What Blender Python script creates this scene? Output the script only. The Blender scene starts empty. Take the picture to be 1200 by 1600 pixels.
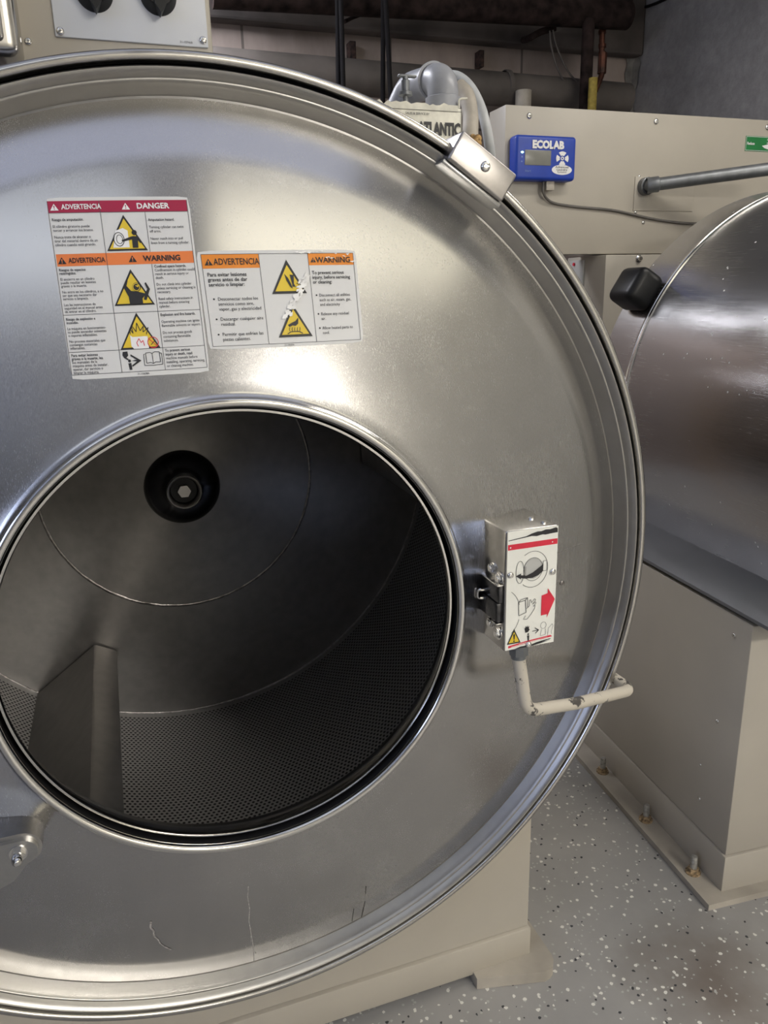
import bpy, bmesh, math, random
from math import sin, cos, pi, radians, hypot, atan2, sqrt
from mathutils import Vector, Matrix
random.seed(7)
S = bpy.context.scene
COL = S.collection

# ------------------------------------------------------------------ camera
CH = 1.25                                   # eye height
F = 1191.4                                  # focal length in pixels of the 1200x1600 frame
YAW, PIT, ROL = .3304, .281, -.0243
fwd = Vector((sin(YAW)*cos(PIT), cos(YAW)*cos(PIT), -sin(PIT)))
right = Vector((cos(YAW), -sin(YAW), 0))
up = right.cross(fwd)
CR = right*cos(ROL) + up*sin(ROL)
CU = -right*sin(ROL) + up*cos(ROL)
cd = bpy.data.cameras.new('camera')
cam = bpy.data.objects.new('camera', cd); COL.objects.link(cam)
M = Matrix((CR, CU, -fwd)).transposed().to_4x4(); M.translation = (0, 0, CH)
cam.matrix_world = M
cd.sensor_fit = 'VERTICAL'; cd.sensor_height = 36; cd.sensor_width = 27; cd.lens = 36*F/1600
cd.clip_start = .02
S.camera = cam

def ray(px, py): return CR*((px-600)/F) - CU*((py-800)/F) + fwd
def at(px, py, Y):
    d = ray(px, py); d = d*(Y/d.y); d.z += CH; return d
def atz(px, py, Z):
    d = ray(px, py); d = d*((Z-CH)/d.z); d.z += CH; return d

# ------------------------------------------------------------------ world, light, exposure
w = bpy.data.worlds.new('world'); S.world = w; w.use_nodes = True
bg = w.node_tree.nodes['Background']; bg.inputs[0].default_value = (.9, .95, 1, 1); bg.inputs[1].default_value = .08
S.view_settings.view_transform = 'Standard'; S.view_settings.look = 'None'
S.view_settings.exposure = 0.18; S.view_settings.gamma = 1; S.view_settings.use_curve_mapping = False

# ------------------------------------------------------------------ materials
def new_mat(name):
    m = bpy.data.materials.new(name); m.use_nodes = True
    nt = m.node_tree; b = nt.nodes['Principled BSDF']
    return m, nt, b
def N(nt, t, **kw):
    n = nt.nodes.new(t)
    for k, v in kw.items(): setattr(n, k, v)
    return n
def L(nt, a, b): nt.links.new(a, b)
def ramp(nt, src, p0, c0, p1, c1):
    r = N(nt, 'ShaderNodeValToRGB'); L(nt, src, r.inputs[0])
    r.color_ramp.elements[0].position = p0; r.color_ramp.elements[0].color = c0
    r.color_ramp.elements[1].position = p1; r.color_ramp.elements[1].color = c1
    return r
def g(v): return (v, v, v, 1)
def noise(nt, scale, vec=None, detail=3, sc3=None, rough=.5):
    n = N(nt, 'ShaderNodeTexNoise'); n.inputs['Scale'].default_value = scale; n.inputs['Detail'].default_value = detail
    n.inputs['Roughness'].default_value = rough
    if vec is None:
        vec = N(nt, 'ShaderNodeTexCoord').outputs['Object']
    if sc3:
        mp = N(nt, 'ShaderNodeMapping'); mp.inputs['Scale'].default_value = sc3; L(nt, vec, mp.inputs[0]); vec = mp.outputs[0]
    L(nt, vec, n.inputs['Vector']); return n
def mix(nt, fac, a, b, mode='MIX'):
    m = N(nt, 'ShaderNodeMix', data_type='RGBA', blend_type=mode)
    for i, v in ((0, fac), (6, a), (7, b)):
        if hasattr(v, 'is_linked') or hasattr(v, 'links'): L(nt, v, m.inputs[i])
        else: m.inputs[i].default_value = v
    return m.outputs[2]
def bump(nt, h, b, strength=.1, dist=.001):
    n = N(nt, 'ShaderNodeBump'); n.inputs['Strength'].default_value = strength; n.inputs['Distance'].default_value = dist
    L(nt, h, n.inputs['Height']); L(nt, n.outputs[0], b.inputs['Normal'])
def plain(name, col, rough=.5, metal=0, var=.06, nscale=18, bmp=0, bscale=200, spec=.5, coat=0):
    m, nt, b = new_mat(name)
    n = noise(nt, nscale, detail=4)
    c = (*col, 1)
    d = tuple(max(0, x*(1-var*2)) for x in col)+(1,); e = tuple(min(1, x*(1+var)) for x in col)+(1,)
    r = ramp(nt, n.outputs[0], .3, d, .7, e); L(nt, r.outputs[0], b.inputs['Base Color'])
    b.inputs['Roughness'].default_value = rough; b.inputs['Metallic'].default_value = metal
    b.inputs['Specular IOR Level'].default_value = spec; b.inputs['Coat Weight'].default_value = coat
    if bmp:
        q = noise(nt, bscale, detail=2); bump(nt, q.outputs[0], b, bmp)
    return m
def steel(name, col=(.60, .59, .57), r0=.2, r1=.34, grain=(700, 700, 14), tang=None, aniso=0., bmp=.03, smudge=True, blotch=.12):
    """brushed stainless steel: a fine directional grain in roughness and bump, broad smudges"""
    m, nt, b = new_mat(name)
    b.inputs['Metallic'].default_value = 1
    gr = noise(nt, 1, sc3=grain, detail=2)
    sm = noise(nt, 5, detail=5, rough=.6)
    a = N(nt, 'ShaderNodeMath', operation='MULTIPLY_ADD'); L(nt, gr.outputs[0], a.inputs[0]); a.inputs[1].default_value = .5
    sc = N(nt, 'ShaderNodeMath', operation='MULTIPLY'); L(nt, sm.outputs[0], sc.inputs[0]); sc.inputs[1].default_value = .5
    L(nt, sc.outputs[0], a.inputs[2])
    mr = N(nt, 'ShaderNodeMapRange'); L(nt, a.outputs[0], mr.inputs[0]); mr.inputs[1].default_value = .3; mr.inputs[2].default_value = .7
    mr.inputs[3].default_value = r0; mr.inputs[4].default_value = r1
    L(nt, mr.outputs[0], b.inputs['Roughness'])
    d = tuple(x*(1-blotch) for x in col)+(1,)
    r = ramp(nt, a.outputs[0], .3, d, .7, (*col, 1)); L(nt, r.outputs[0], b.inputs['Base Color'])
    if aniso:
        b.inputs['Anisotropic'].default_value = aniso
        t = N(nt, 'ShaderNodeCombineXYZ')
        for i in range(3): t.inputs[i].default_value = tang[i]
        L(nt, t.outputs[0], b.inputs['Tangent'])
    if bmp: bump(nt, gr.outputs[0], b, bmp, .0004)
    return m

MT = {}
MT['front'] = steel('brushed_steel_front', (.62, .61, .60), .17, .31, (1300, 1300, 34), (0, 0, 1), .5, .004, True, .24)
MT['bead'] = steel('polished_steel', (.66, .65, .63), .10, .2, (30, 30, 30), bmp=0)
MT['edge'] = steel('satin_rolled_steel', (.40, .39, .375), .30, .40, (60, 60, 60), bmp=0)
MT['clampst'] = steel('satin_bracket_steel', (.44, .42, .41), .26, .34, (200, 200, 200), bmp=0)
MT['rim'] = steel('rolled_rim_steel', (.54, .525, .50), .17, .28, (60, 60, 60), bmp=0)
MT['dullsteel'] = steel('dull_steel', (.42, .42, .42), .28, .42, (300, 300, 300), bmp=.02)
MT['drum'] = steel('drum_steel', (.54, .52, .50), .34, .46, (40, 40, 40), bmp=.0, blotch=.25)
MT['neighbour'] = steel('brushed_shell_steel', (.50, .49, .49), .17, .30, (900, 18, 900), (0, 1, 0), .6, .08)
nt = MT['neighbour'].node_tree; b = nt.nodes['Principled BSDF']
v = N(nt, 'ShaderNodeTexVoronoi'); v.inputs['Scale'].default_value = 60; L(nt, N(nt, 'ShaderNodeTexCoord').outputs['Object'], v.inputs['Vector'])
sp = N(nt, 'ShaderNodeSeparateColor'); L(nt, v.outputs['Color'], sp.inputs[0])
cl = noise(nt, 3.5, detail=3)
th_ = N(nt, 'ShaderNodeMapRange'); L(nt, cl.outputs[0], th_.inputs[0]); th_.inputs[1].default_value = .45; th_.inputs[2].default_value = .7; th_.inputs[3].default_value = 0; th_.inputs[4].default_value = .30
pk = N(nt, 'ShaderNodeMath', operation='LESS_THAN'); L(nt, sp.outputs[0], pk.inputs[0]); L(nt, th_.outputs[0], pk.inputs[1])
nr = N(nt, 'ShaderNodeMath', operation='LESS_THAN'); L(nt, v.outputs['Distance'], nr.inputs[0]); nr.inputs[1].default_value = .13
mu = N(nt, 'ShaderNodeMath', operation='MULTIPLY'); L(nt, pk.outputs[0], mu.inputs[0]); L(nt, nr.outputs[0], mu.inputs[1])
old = b.inputs['Base Color'].links[0].from_socket
L(nt, mix(nt, mu.outputs[0], old, (.75, .74, .72, 1)), b.inputs['Base Color'])
iv = N(nt, 'ShaderNodeMath', operation='SUBTRACT'); iv.inputs[0].default_value = 1; L(nt, mu.outputs[0], iv.inputs[1]); L(nt, iv.outputs[0], b.inputs['Metallic'])
MT['chrome'] = steel('bright_steel', (.75, .74, .72), .08, .16, (50, 50, 50), bmp=0)
MT['drum'].node_tree.nodes['Principled BSDF'].inputs['Metallic'].default_value = .85
MT['weld'] = plain('weld_bead', (.33, .31, .30), .3, 1, .2, 120, .5, 300)
MT['hubm'] = steel('glossy_black_steel', (.07, .07, .075), .16, .24, (30, 30, 30), bmp=0)
MT['beige'] = plain('beige_enamel', (.43, .395, .335), .42, 0, .03, 6, .04, 900)
MT['beige_dark'] = plain('beige_enamel_scuffed', (.40, .365, .31), .5, 0, .12, 9, .05, 400)
MT['silver'] = plain('torn_vinyl_silver', (.78, .78, .78), .3, .3, .1, 60)
MT['galv'] = plain('galvanised_grey', (.20, .21, .22), .42, .6, .1, 40)
MT['black'] = plain('black_plastic', (.004, .0045, .005), .42, 0, .1, 40, spec=.3)
MT['rubber'] = plain('black_rubber', (.006, .006, .007), .55, 0, .1, 40)
MT['white'] = plain('white_label_vinyl', (.66, .66, .65), .38, 0, .01, 10, .0)
MT['panelwhite'] = plain('pale_panel', (.62, .64, .68), .42, 0, .02, 10)
MT['boxwhite'] = plain('latch_label_white', (.80, .80, .74), .35, 0, .02, 40)
MT['signwhite'] = plain('sign_cream', (.72, .70, .60), .6, 0, .08, 60)
MT['ink'] = plain('black_ink', (.012, .012, .015), .45, 0, .05, 30)
MT['greyink'] = plain('grey_ink', (.07, .07, .08), .5, 0, .05, 30)
MT['textwhite'] = plain('white_ink', (.80, .80, .80), .45, 0, .02, 30)
MT['crimson'] = plain('crimson_ink', (.36, .008, .05), .4, 0, .03, 30)
MT['red'] = plain('red_ink', (.66, .02, .05), .4, 0, .05, 60)
MT['orange'] = plain('orange_ink', (.76, .20, .045), .4, 0, .03, 30)
MT['orange2'] = plain('amber_ink', (.78, .25, .02), .35, 0, .03, 30)
MT['yellow'] = plain('yellow_ink', (.72, .52, .03), .4, 0, .03, 30)
MT['blue'] = plain('blue_plastic', (.012, .05, .38), .42, 0, .05, 30)
MT['lcd'] = plain('lcd_grey', (.20, .20, .18), .25, 0, .05, 30)
MT['green'] = plain('green_ink', (.015, .19, .05), .4, 0, .05, 30)
MT['pvc'] = plain('grey_plastic_pipe', (.33, .34, .37), .38, 0, .1, 25)
MT['hose'] = plain('pale_hose', (.52, .54, .55), .45, 0, .06, 25)
MT['cream_pipe'] = plain('cream_pipe', (.44, .40, .34), .6, 0, .1, 25, .1, 300)
MT['duct'] = plain('dusty_duct', (.11, .095, .085), .7, 0, .2, 6, .3, 40)
MT['darkpipe'] = plain('sooty_iron_pipe', (.030, .020, .018), .9, 0, .4, 20, .4, 120, spec=.15)
MT['copper'] = plain('tarnished_copper', (.10, .035, .02), .45, .6, .4, 20)
MT['cable'] = plain('black_cable', (.010, .009, .010), .8, 0, .1, 20, spec=.15)
MT['wire'] = plain('grey_wire', (.13, .12, .11), .5, 0, .1, 20)
MT['rust'] = plain('rust_brown', (.055, .028, .022), .8, 0, .5, 60, .5, 200)
MT['ochre_metal'] = plain('rust_stained_nut', (.36, .26, .15), .6, 0, .4, 160)
MT['stud'] = plain('pale_zinc_stud', (.42, .41, .38), .4, .5, .2, 160)
MT['ochre'] = plain('ochre_foam', (.45, .28, .11), .8, 0, .4, 120, .8, 300)
MT['yellowtag'] = plain('yellow_insulation', (.36, .27, .05), .7, 0, .2, 60)
MT['greyenamel'] = plain('grey_satin_enamel', (.20, .205, .215), .4, .4, .04, 10)
MT['tankside'] = plain('grey_enamel_side', (.40, .38, .35), .45, 0, .04, 10)

# worn cream paint over steel, chipped in patches
m, nt, b = new_mat('chipped_cream_paint')
n = noise(nt, 60, detail=6, rough=.65); n2 = noise(nt, 16, detail=2)
ad = N(nt, 'ShaderNodeMath', operation='MULTIPLY_ADD'); L(nt, n.outputs[0], ad.inputs[0]); ad.inputs[1].default_value = .5; 
sc_ = N(nt, 'ShaderNodeMath', operation='MULTIPLY'); L(nt, n2.outputs[0], sc_.inputs[0]); sc_.inputs[1].default_value = .5; L(nt, sc_.outputs[0], ad.inputs[2])
r = ramp(nt, ad.outputs[0], .555, (.52, .48, .41, 1), .567, (.07, .065, .06, 1)); L(nt, r.outputs[0], b.inputs['Base Color'])
b.inputs['Roughness'].default_value = .4; bump(nt, r.outputs[0], b, .4, .0006)
MT['chipped'] = m

# floor: grey epoxy with black and white flakes, stains
m, nt, b = new_mat('flake_epoxy_floor')
tc = N(nt, 'ShaderNodeTexCoord')
base = noise(nt, 2.2, tc.outputs['Object'], 6, rough=.6)
c0 = ramp(nt, base.outputs[0], .3, (.25, .247, .243, 1), .72, (.37, .36, .345, 1)).outputs[0]
st = noise(nt, 1.3, tc.outputs['Object'], 4, (1, 1, 1)); 
stm = ramp(nt, st.outputs[0], .52, g(0), .70, g(.75))
sp_ = N(nt, 'ShaderNodeMapping'); sp_.inputs['Location'].default_value = (-.93, -.87, 0); L(nt, tc.outputs['Object'], sp_.inputs[0])
ln_ = N(nt, 'ShaderNodeVectorMath', operation='LENGTH'); L(nt, sp_.outputs[0], ln_.inputs[0])
wob = noise(nt, 9, tc.outputs['Object'], 4)
dw = N(nt, 'ShaderNodeMath', operation='MULTIPLY_ADD'); L(nt, wob.outputs[0], dw.inputs[0]); dw.inputs[1].default_value = .22; L(nt, ln_.outputs['Value'], dw.inputs[2])
stm = ramp(nt, dw.outputs[0], .12, g(.75), .30, g(0))
c0 = mix(nt, stm.outputs[0], c0, (.125, .095, .075, 1))
def flakes(c, scale, seed, thr, colr, size):
    mp = N(nt, 'ShaderNodeMapping'); mp.inputs['Location'].default_value = (seed, seed*2.3, 0); mp.inputs['Scale'].default_value = (1, 1, .01)
    L(nt, tc.outputs['Object'], mp.inputs[0])
    v = N(nt, 'ShaderNodeTexVoronoi'); v.inputs['Scale'].default_value = scale; L(nt, mp.outputs[0], v.inputs['Vector'])
    dn = noise(nt, scale*2.2, mp.outputs[0], 1)
    dd = N(nt, 'ShaderNodeMath', operation='MULTIPLY_ADD'); L(nt, dn.outputs[0], dd.inputs[0]); dd.inputs[1].default_value = .42; L(nt, v.outputs['Distance'], dd.inputs[2])
    near = N(nt, 'ShaderNodeMath', operation='LESS_THAN'); L(nt, dd.outputs[0], near.inputs[0]); near.inputs[1].default_value = size
    sp = N(nt, 'ShaderNodeSeparateColor'); L(nt, v.outputs['Color'], sp.inputs[0])
    pick = N(nt, 'ShaderNodeMath', operation='LESS_THAN'); L(nt, sp.outputs[0], pick.inputs[0]); pick.inputs[1].default_value = thr
    mu = N(nt, 'ShaderNodeMath', operation='MULTIPLY'); L(nt, near.outputs[0], mu.inputs[0]); L(nt, pick.outputs[0], mu.inputs[1])
    return mix(nt, mu.outputs[0], c, colr)
c0 = flakes(c0, 95, 3.1, .34, (.42, .42, .40, 1), .44)
c0 = flakes(c0, 78, 9.7, .20, (.03, .032, .036, 1), .42)
c0 = flakes(c0, 72, 5.3, .30, (.70, .69, .64, 1), .46)
L(nt, c0, b.inputs['Base Color'])
rr = ramp(nt, base.outputs[0], .3, g(.32), .7, g(.5)); L(nt, rr.outputs[0], b.inputs['Roughness'])
bn = noise(nt, 90, tc.outputs['Object'], 3); bump(nt, bn.outputs[0], b, .12)
MT['floor'] = m

# painted block wall behind
m, nt, b = new_mat('painted_block_wall')
tc = N(nt, 'ShaderNodeTexCoord')
mp = N(nt, 'ShaderNodeMapping'); mp.inputs['Rotation'].default_value = (pi/2, 0, 0); L(nt, tc.outputs['Object'], mp.inputs[0])
br = N(nt, 'ShaderNodeTexBrick'); L(nt, mp.outputs[0], br.inputs['Vector'])
br.inputs['Scale'].default_value = 1; br.inputs['Brick Width'].default_value = .62; br.inputs['Row Height'].default_value = .215
br.inputs['Mortar Size'].default_value = .006; br.inputs['Mortar Smooth'].default_value = .3
br.inputs['Color1'].default_value = (.36, .30, .27, 1); br.inputs['Color2'].default_value = (.31, .26, .235, 1); br.inputs['Mortar'].default_value = (.13, .11, .10, 1)
n = noise(nt, 4, tc.outputs['Object'], 6, (1, 1, .4), .65)
L(nt, mix(nt, .7, br.outputs[0], ramp(nt, n.outputs[0], .25, (.45, .42, .40, 1), .75, (1.4, 1.38, 1.34, 1)).outputs[0], 'MULTIPLY'), b.inputs['Base Color'])
b.inputs['Roughness'].default_value = .7
bump(nt, br.outputs['Fac'], b, -.3, .004)
MT['wall'] = m
# rough grey concrete wall
m, nt, b = new_mat('grey_concrete_wall')
tc = N(nt, 'ShaderNodeTexCoord')
n = noise(nt, 2.5, tc.outputs['Object'], 8, None, .7)
n2 = noise(nt, 26, tc.outputs['Object'], 5, (1, 1, 1), .7)
L(nt, mix(nt, .35, ramp(nt, n.outputs[0], .25, (.25, .243, .248, 1), .75, (.38, .372, .375, 1)).outputs[0], ramp(nt, n2.outputs[0], .35, g(.55), .65, g(1.2)).outputs[0], 'MULTIPLY'), b.inputs['Base Color'])
b.inputs['Roughness'].default_value = .75; bump(nt, n2.outputs[0], b, .5, .006)
MT['concrete'] = m
MT['roomwall'] = plain('pale_room_wall', (.47, .455, .41), .7, 0, .05, 3)
MT['dimwall'] = plain('dim_room_wall', (.12, .115, .11), .7, 0, .05, 3)  # unseen left wall, coloured dark so that it bounces less light
MT['ceil'] = plain('ceiling_paint', (.62, .64, .68), .8, 0, .08, 3)

# perforated drum wall: staggered holes from the surface's own unrolled coordinates
m, nt, b = new_mat('perforated_drum_steel')
uv = N(nt, 'ShaderNodeUVMap'); uv.uv_map = 'UVMap'
P = .0098
def vm(op, a, bb=None):
    n = N(nt, 'ShaderNodeVectorMath', operation=op)
    for i, v in enumerate((a, bb)):
        if v is None: continue
        if isinstance(v, tuple): n.inputs[i].default_value = v
        else: L(nt, v, n.inputs[i])
    return n.outputs[0] if op != 'LENGTH' else n.outputs['Value']
q = vm('MULTIPLY', uv.outputs[0], (1/P, 1/(P*1.732), 0))
def dist(off):
    a = vm('FRACTION', vm('ADD', q, (off, off, 0)))
    a = vm('SUBTRACT', a, (.5, .5, 0)); a = vm('MULTIPLY', a, (1, 1.732, 0)); return vm('LENGTH', a)
mn = N(nt, 'ShaderNodeMath', operation='MINIMUM'); L(nt, dist(0.), mn.inputs[0]); L(nt, dist(.5), mn.inputs[1])
hole = ramp(nt, mn.outputs[0], .25, g(0), .33, g(1))
sv = N(nt, 'ShaderNodeSeparateXYZ'); L(nt, uv.outputs[0], sv.inputs[0])
edge = N(nt, 'ShaderNodeMath', operation='LESS_THAN'); L(nt, sv.outputs[1], edge.inputs[0]); edge.inputs[1].default_value = -.02
# plain strips beside the lifters (theta measured along u)
inv = N(nt, 'ShaderNodeMath', operation='SUBTRACT'); inv.inputs[0].default_value = 1; L(nt, edge.outputs[0], inv.inputs[1])
hm = N(nt, 'ShaderNodeMath', operation='MAXIMUM'); L(nt, hole.outputs[0], hm.inputs[0]); L(nt, inv.outputs[0], hm.inputs[1])
L(nt, mix(nt, hm.outputs[0], (.05, .05, .055, 1), (.52, .52, .52, 1)), b.inputs['Base Color'])
b.inputs['Metallic'].default_value = .8; b.inputs['Roughness'].default_value = .40
bump(nt, hm.outputs[0], b, .8, .0015)
MT['perf'] = m

def emit(name, col, s):
    m, nt, b = new_mat(name)
    b.inputs['Base Color'].default_value = (*col, 1); b.inputs['Emission Color'].default_value = (*col, 1); b.inputs['Emission Strength'].default_value = s
    return m
MT['led'] = emit('green_indicator', (.5, 1, .7), 2.5)
MT['tube'] = emit('fluorescent_diffuser', (1, .97, .92), 6)

# ------------------------------------------------------------------ builders
def tag(o, label=None, cat=None, group=None, kind=None):
    if label: o['label'] = label
    if cat: o['category'] = cat
    if group: o['group'] = group
    if kind: o['kind'] = kind
    return o
ORG = {}
def thing(name, loc, label, cat, rotz=0, group=None):
    """an Empty at the base of the thing; part meshes are given in the same frame as loc"""
    o = bpy.data.objects.new(name, None); COL.objects.link(o)
    v = Vector(loc); o.location = Matrix.Rotation(rotz, 4, 'Z') @ v; o.rotation_euler = (0, 0, rotz)
    o.empty_display_size = .1
    ORG[o.name] = v
    return tag(o, label, cat, group)
def link_mesh(name, me, mat, parent=None, org=None, smooth=35, label=None):
    if org is None:
        p = parent
        while p is not None and p.name not in ORG: p = p.parent
        org = ORG[p.name] if p is not None else Vector((0, 0, 0))
    me.transform(Matrix.Translation(-org))
    for mm in (mat if isinstance(mat, (list, tuple)) else [mat]): me.materials.append(MT[mm] if isinstance(mm, str) else mm)
    if smooth:
        me.polygons.foreach_set('use_smooth', [True]*len(me.polygons)); me.set_sharp_from_angle(angle=radians(smooth))
    o = bpy.data.objects.new(name, me); COL.objects.link(o)
    if parent: o.parent = parent
    if label: o['label'] = label
    me.update()
    return o
def solo(name, bm_or_me, mat, loc, label, cat, group=None, smooth=35):
    me = bm_or_me
    if isinstance(me, bmesh.types.BMesh): me = finish(me)
    o = link_mesh(name, me, mat, None, Vector(loc), smooth); o.location = loc
    return tag(o, label, cat, group)
def finish(bm):
    bmesh.ops.recalc_face_normals(bm, faces=bm.faces)
    me = bpy.data.meshes.new('mesh'); bm.to_mesh(me); bm.free(); return me
def part(name, bm, mat, parent, smooth=35, label=None):
    return link_mesh(name, finish(bm), mat, parent, None, smooth, label)
def struct(name, bm, mat):
    o = link_mesh(name, finish(bm), mat, None, Vector((0, 0, 0)), 0); o['kind'] = 'structure'; return o
def BM(): return bmesh.new()
def box(bm, a, b_, bev=0, seg=2, M_=None):
    r = bmesh.ops.create_cube(bm, size=1)
    vs = r['verts']; c = [(a[i]+b_[i])/2 for i in range(3)]; s = [abs(b_[i]-a[i]) for i in range(3)]
    for v in vs: v.co = Vector((v.co.x*s[0]+c[0], v.co.y*s[1]+c[1], v.co.z*s[2]+c[2]))
    if bev:
        es = list({e for v in vs for e in v.link_edges})
        r = bmesh.ops.bevel(bm, geom=es, offset=bev, segments=seg, profile=.5, affect='EDGES')
        vs = list({v for f in r['faces'] for v in f.verts} | {v for v in vs if v.is_valid})
    if M_ is not None: bmesh.ops.transform(bm, matrix=M_, verts=[v for v in vs if v.is_valid])
    return bm
def frame(d):
    d = d.normalized(); a = Vector((0, 0, 1)) if abs(d.z) < .9 else Vector((1, 0, 0))
    u = d.cross(a).normalized(); return u, d.cross(u).normalized()
def cyl(bm, p0, p1, r0, r1=None, n=32, caps=True):
    p0 = Vector(p0); p1 = Vector(p1); r1 = r0 if r1 is None else r1
    u, v = frame(p1-p0)
    A = [bm.verts.new(p0+(u*cos(t)+v*sin(t))*r0) for t in [2*pi*k/n for k in range(n)]]
    B = [bm.verts.new(p1+(u*cos(t)+v*sin(t))*r1) for t in [2*pi*k/n for k in range(n)]]
    for k in range(n): bm.faces.new((A[k], A[(k+1) % n], B[(k+1) % n], B[k]))
    if caps: bm.faces.new(A[::-1]); bm.faces.new(B)
    return bm
def lathe(bm, o, axis, prof, n=48, uvs=None, a0=0, a1=2*pi):
    """prof: (radius, distance along axis) pairs"""
    o = Vector(o); axis = Vector(axis).normalized(); u, v = frame(axis)
    closed = abs(a1-a0-2*pi) < 1e-6; m_ = n if closed else n+1
    rows = []
    for r, h in prof:
        if r < 1e-6: rows.append([bm.verts.new(o+axis*h)])
        else: rows.append([bm.verts.new(o+axis*h+(u*cos(a0+(a1-a0)*k/n)+v*sin(a0+(a1-a0)*k/n))*r) for k in range(m_)])
    for A, B in zip(rows, rows[1:]):
        for k in range(n):
            k2 = (k+1) % m_
            if len(A) == 1 and len(B) == 1: continue
            if len(A) == 1: bm.faces.new((A[0], B[k], B[k2]))
            elif len(B) == 1: bm.faces.new((A[k], A[k2], B[0]))
            else: bm.faces.new((A[k], A[k2], B[k2], B[k]))
    return bm
def catmull(pts, sub=8):
    P_ = [Vector(p) for p in pts]; out = []
    for i in range(len(P_)-1):
        a = P_[max(i-1, 0)]; b_ = P_[i]; c = P_[i+1]; d = P_[min(i+2, len(P_)-1)]
        for k in range(sub):
            t = k/sub; out.append(.5*((2*b_)+(c-a)*t+(2*a-5*b_+4*c-d)*t*t+(3*b_-a-3*c+d)*t**3))
    out.append(P_[-1]); return out
def fillet(pts, rad, seg=8):
    P_ = [Vector(p) for p in pts]; out = [P_[0]]
    for i in range(1, len(P_)-1):
        a, b_, c = P_[i-1], P_[i], P_[i+1]; d1 = (a-b_).normalized(); d2 = (c-b_).normalized()
        ang = d1.angle(d2); rd = rad[i-1] if isinstance(rad, list) else rad; t = min(rd/math.tan(ang/2), (a-b_).length*.48, (c-b_).length*.48)
        s, e = b_+d1*t, b_+d2*t
        for k in range(seg+1):
            q_ = k/seg; out.append(s*(1-q_)**2+b_*2*q_*(1-q_)+e*q_*q_)
    out.append(P_[-1]); return out
def tube(bm, pts, r, n=16, caps=True):
    pts = [Vector(p) for p in pts]; u = None; rows = []
    for i, p in enumerate(pts):
        d = (pts[min(i+1, len(pts)-1)]-pts[max(i-1, 0)]).normalized()
        if u is None: u, v = frame(d)
        else: u = (u-d*u.dot(d)).normalized(); v = d.cross(u)
        rr_ = r[i] if isinstance(r, (list, tuple)) else r
        rows.append([bm.verts.new(p+(u*cos(2*pi*k/n)+v*sin(2*pi*k/n))*rr_) for k in range(n)])
    for A, B in zip(rows, rows[1:]):
        for k in range(n): bm.faces.new((A[k], A[(k+1) % n], B[(k+1) % n], B[k]))
    if caps: bm.faces.new(rows[0][::-1]); bm.faces.new(rows[-1])
    return bm
def ring(bm, o, R, r, prof_n=12, n=160, sy=1.0, a0=0, a1=2*pi):
    """rolled bead around the Y axis through o"""
    pr = [(R+r*cos(2*pi*k/prof_n), r*sy*sin(2*pi*k/prof_n)) for k in range(prof_n+1)]
    lathe(bm, o, (0, 1, 0), pr, n, a0=a0, a1=a1); bmesh.ops.remove_doubles(bm, verts=bm.verts, dist=1e-6); return bm
def screw(bm, p, d, r, h, kind='phillips'):
    """domed machine screw head with a washer line and recess"""
    p = Vector(p); d = Vector(d).normalized()
    lathe(bm, p, d, [(r, 0), (r, h*.25), (r*.92, h*.6), (r*.65, h*.92), (r*.3, h), (0, h)], 20)
    u, v = frame(d)
    for a, c in ((u, v), (v, u)) if kind == 'phillips' else ((u, v),):
        q_ = p+d*(h*.93)
        vs = [bm.verts.new(q_+a*sx*r*.6+c*sy_*r*.11+d*sz) for sz in (0, h*.12) for sx, sy_ in ((-1, -1), (1, -1), (1, 1), (-1, 1))]
        for f in ((0, 1, 2, 3), (4, 5, 6, 7), (0, 1, 5, 4), (1, 2, 6, 5), (2, 3, 7, 6), (3, 0, 4, 7)): bm.faces.new([vs[i] for i in f])
    return bm

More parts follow.
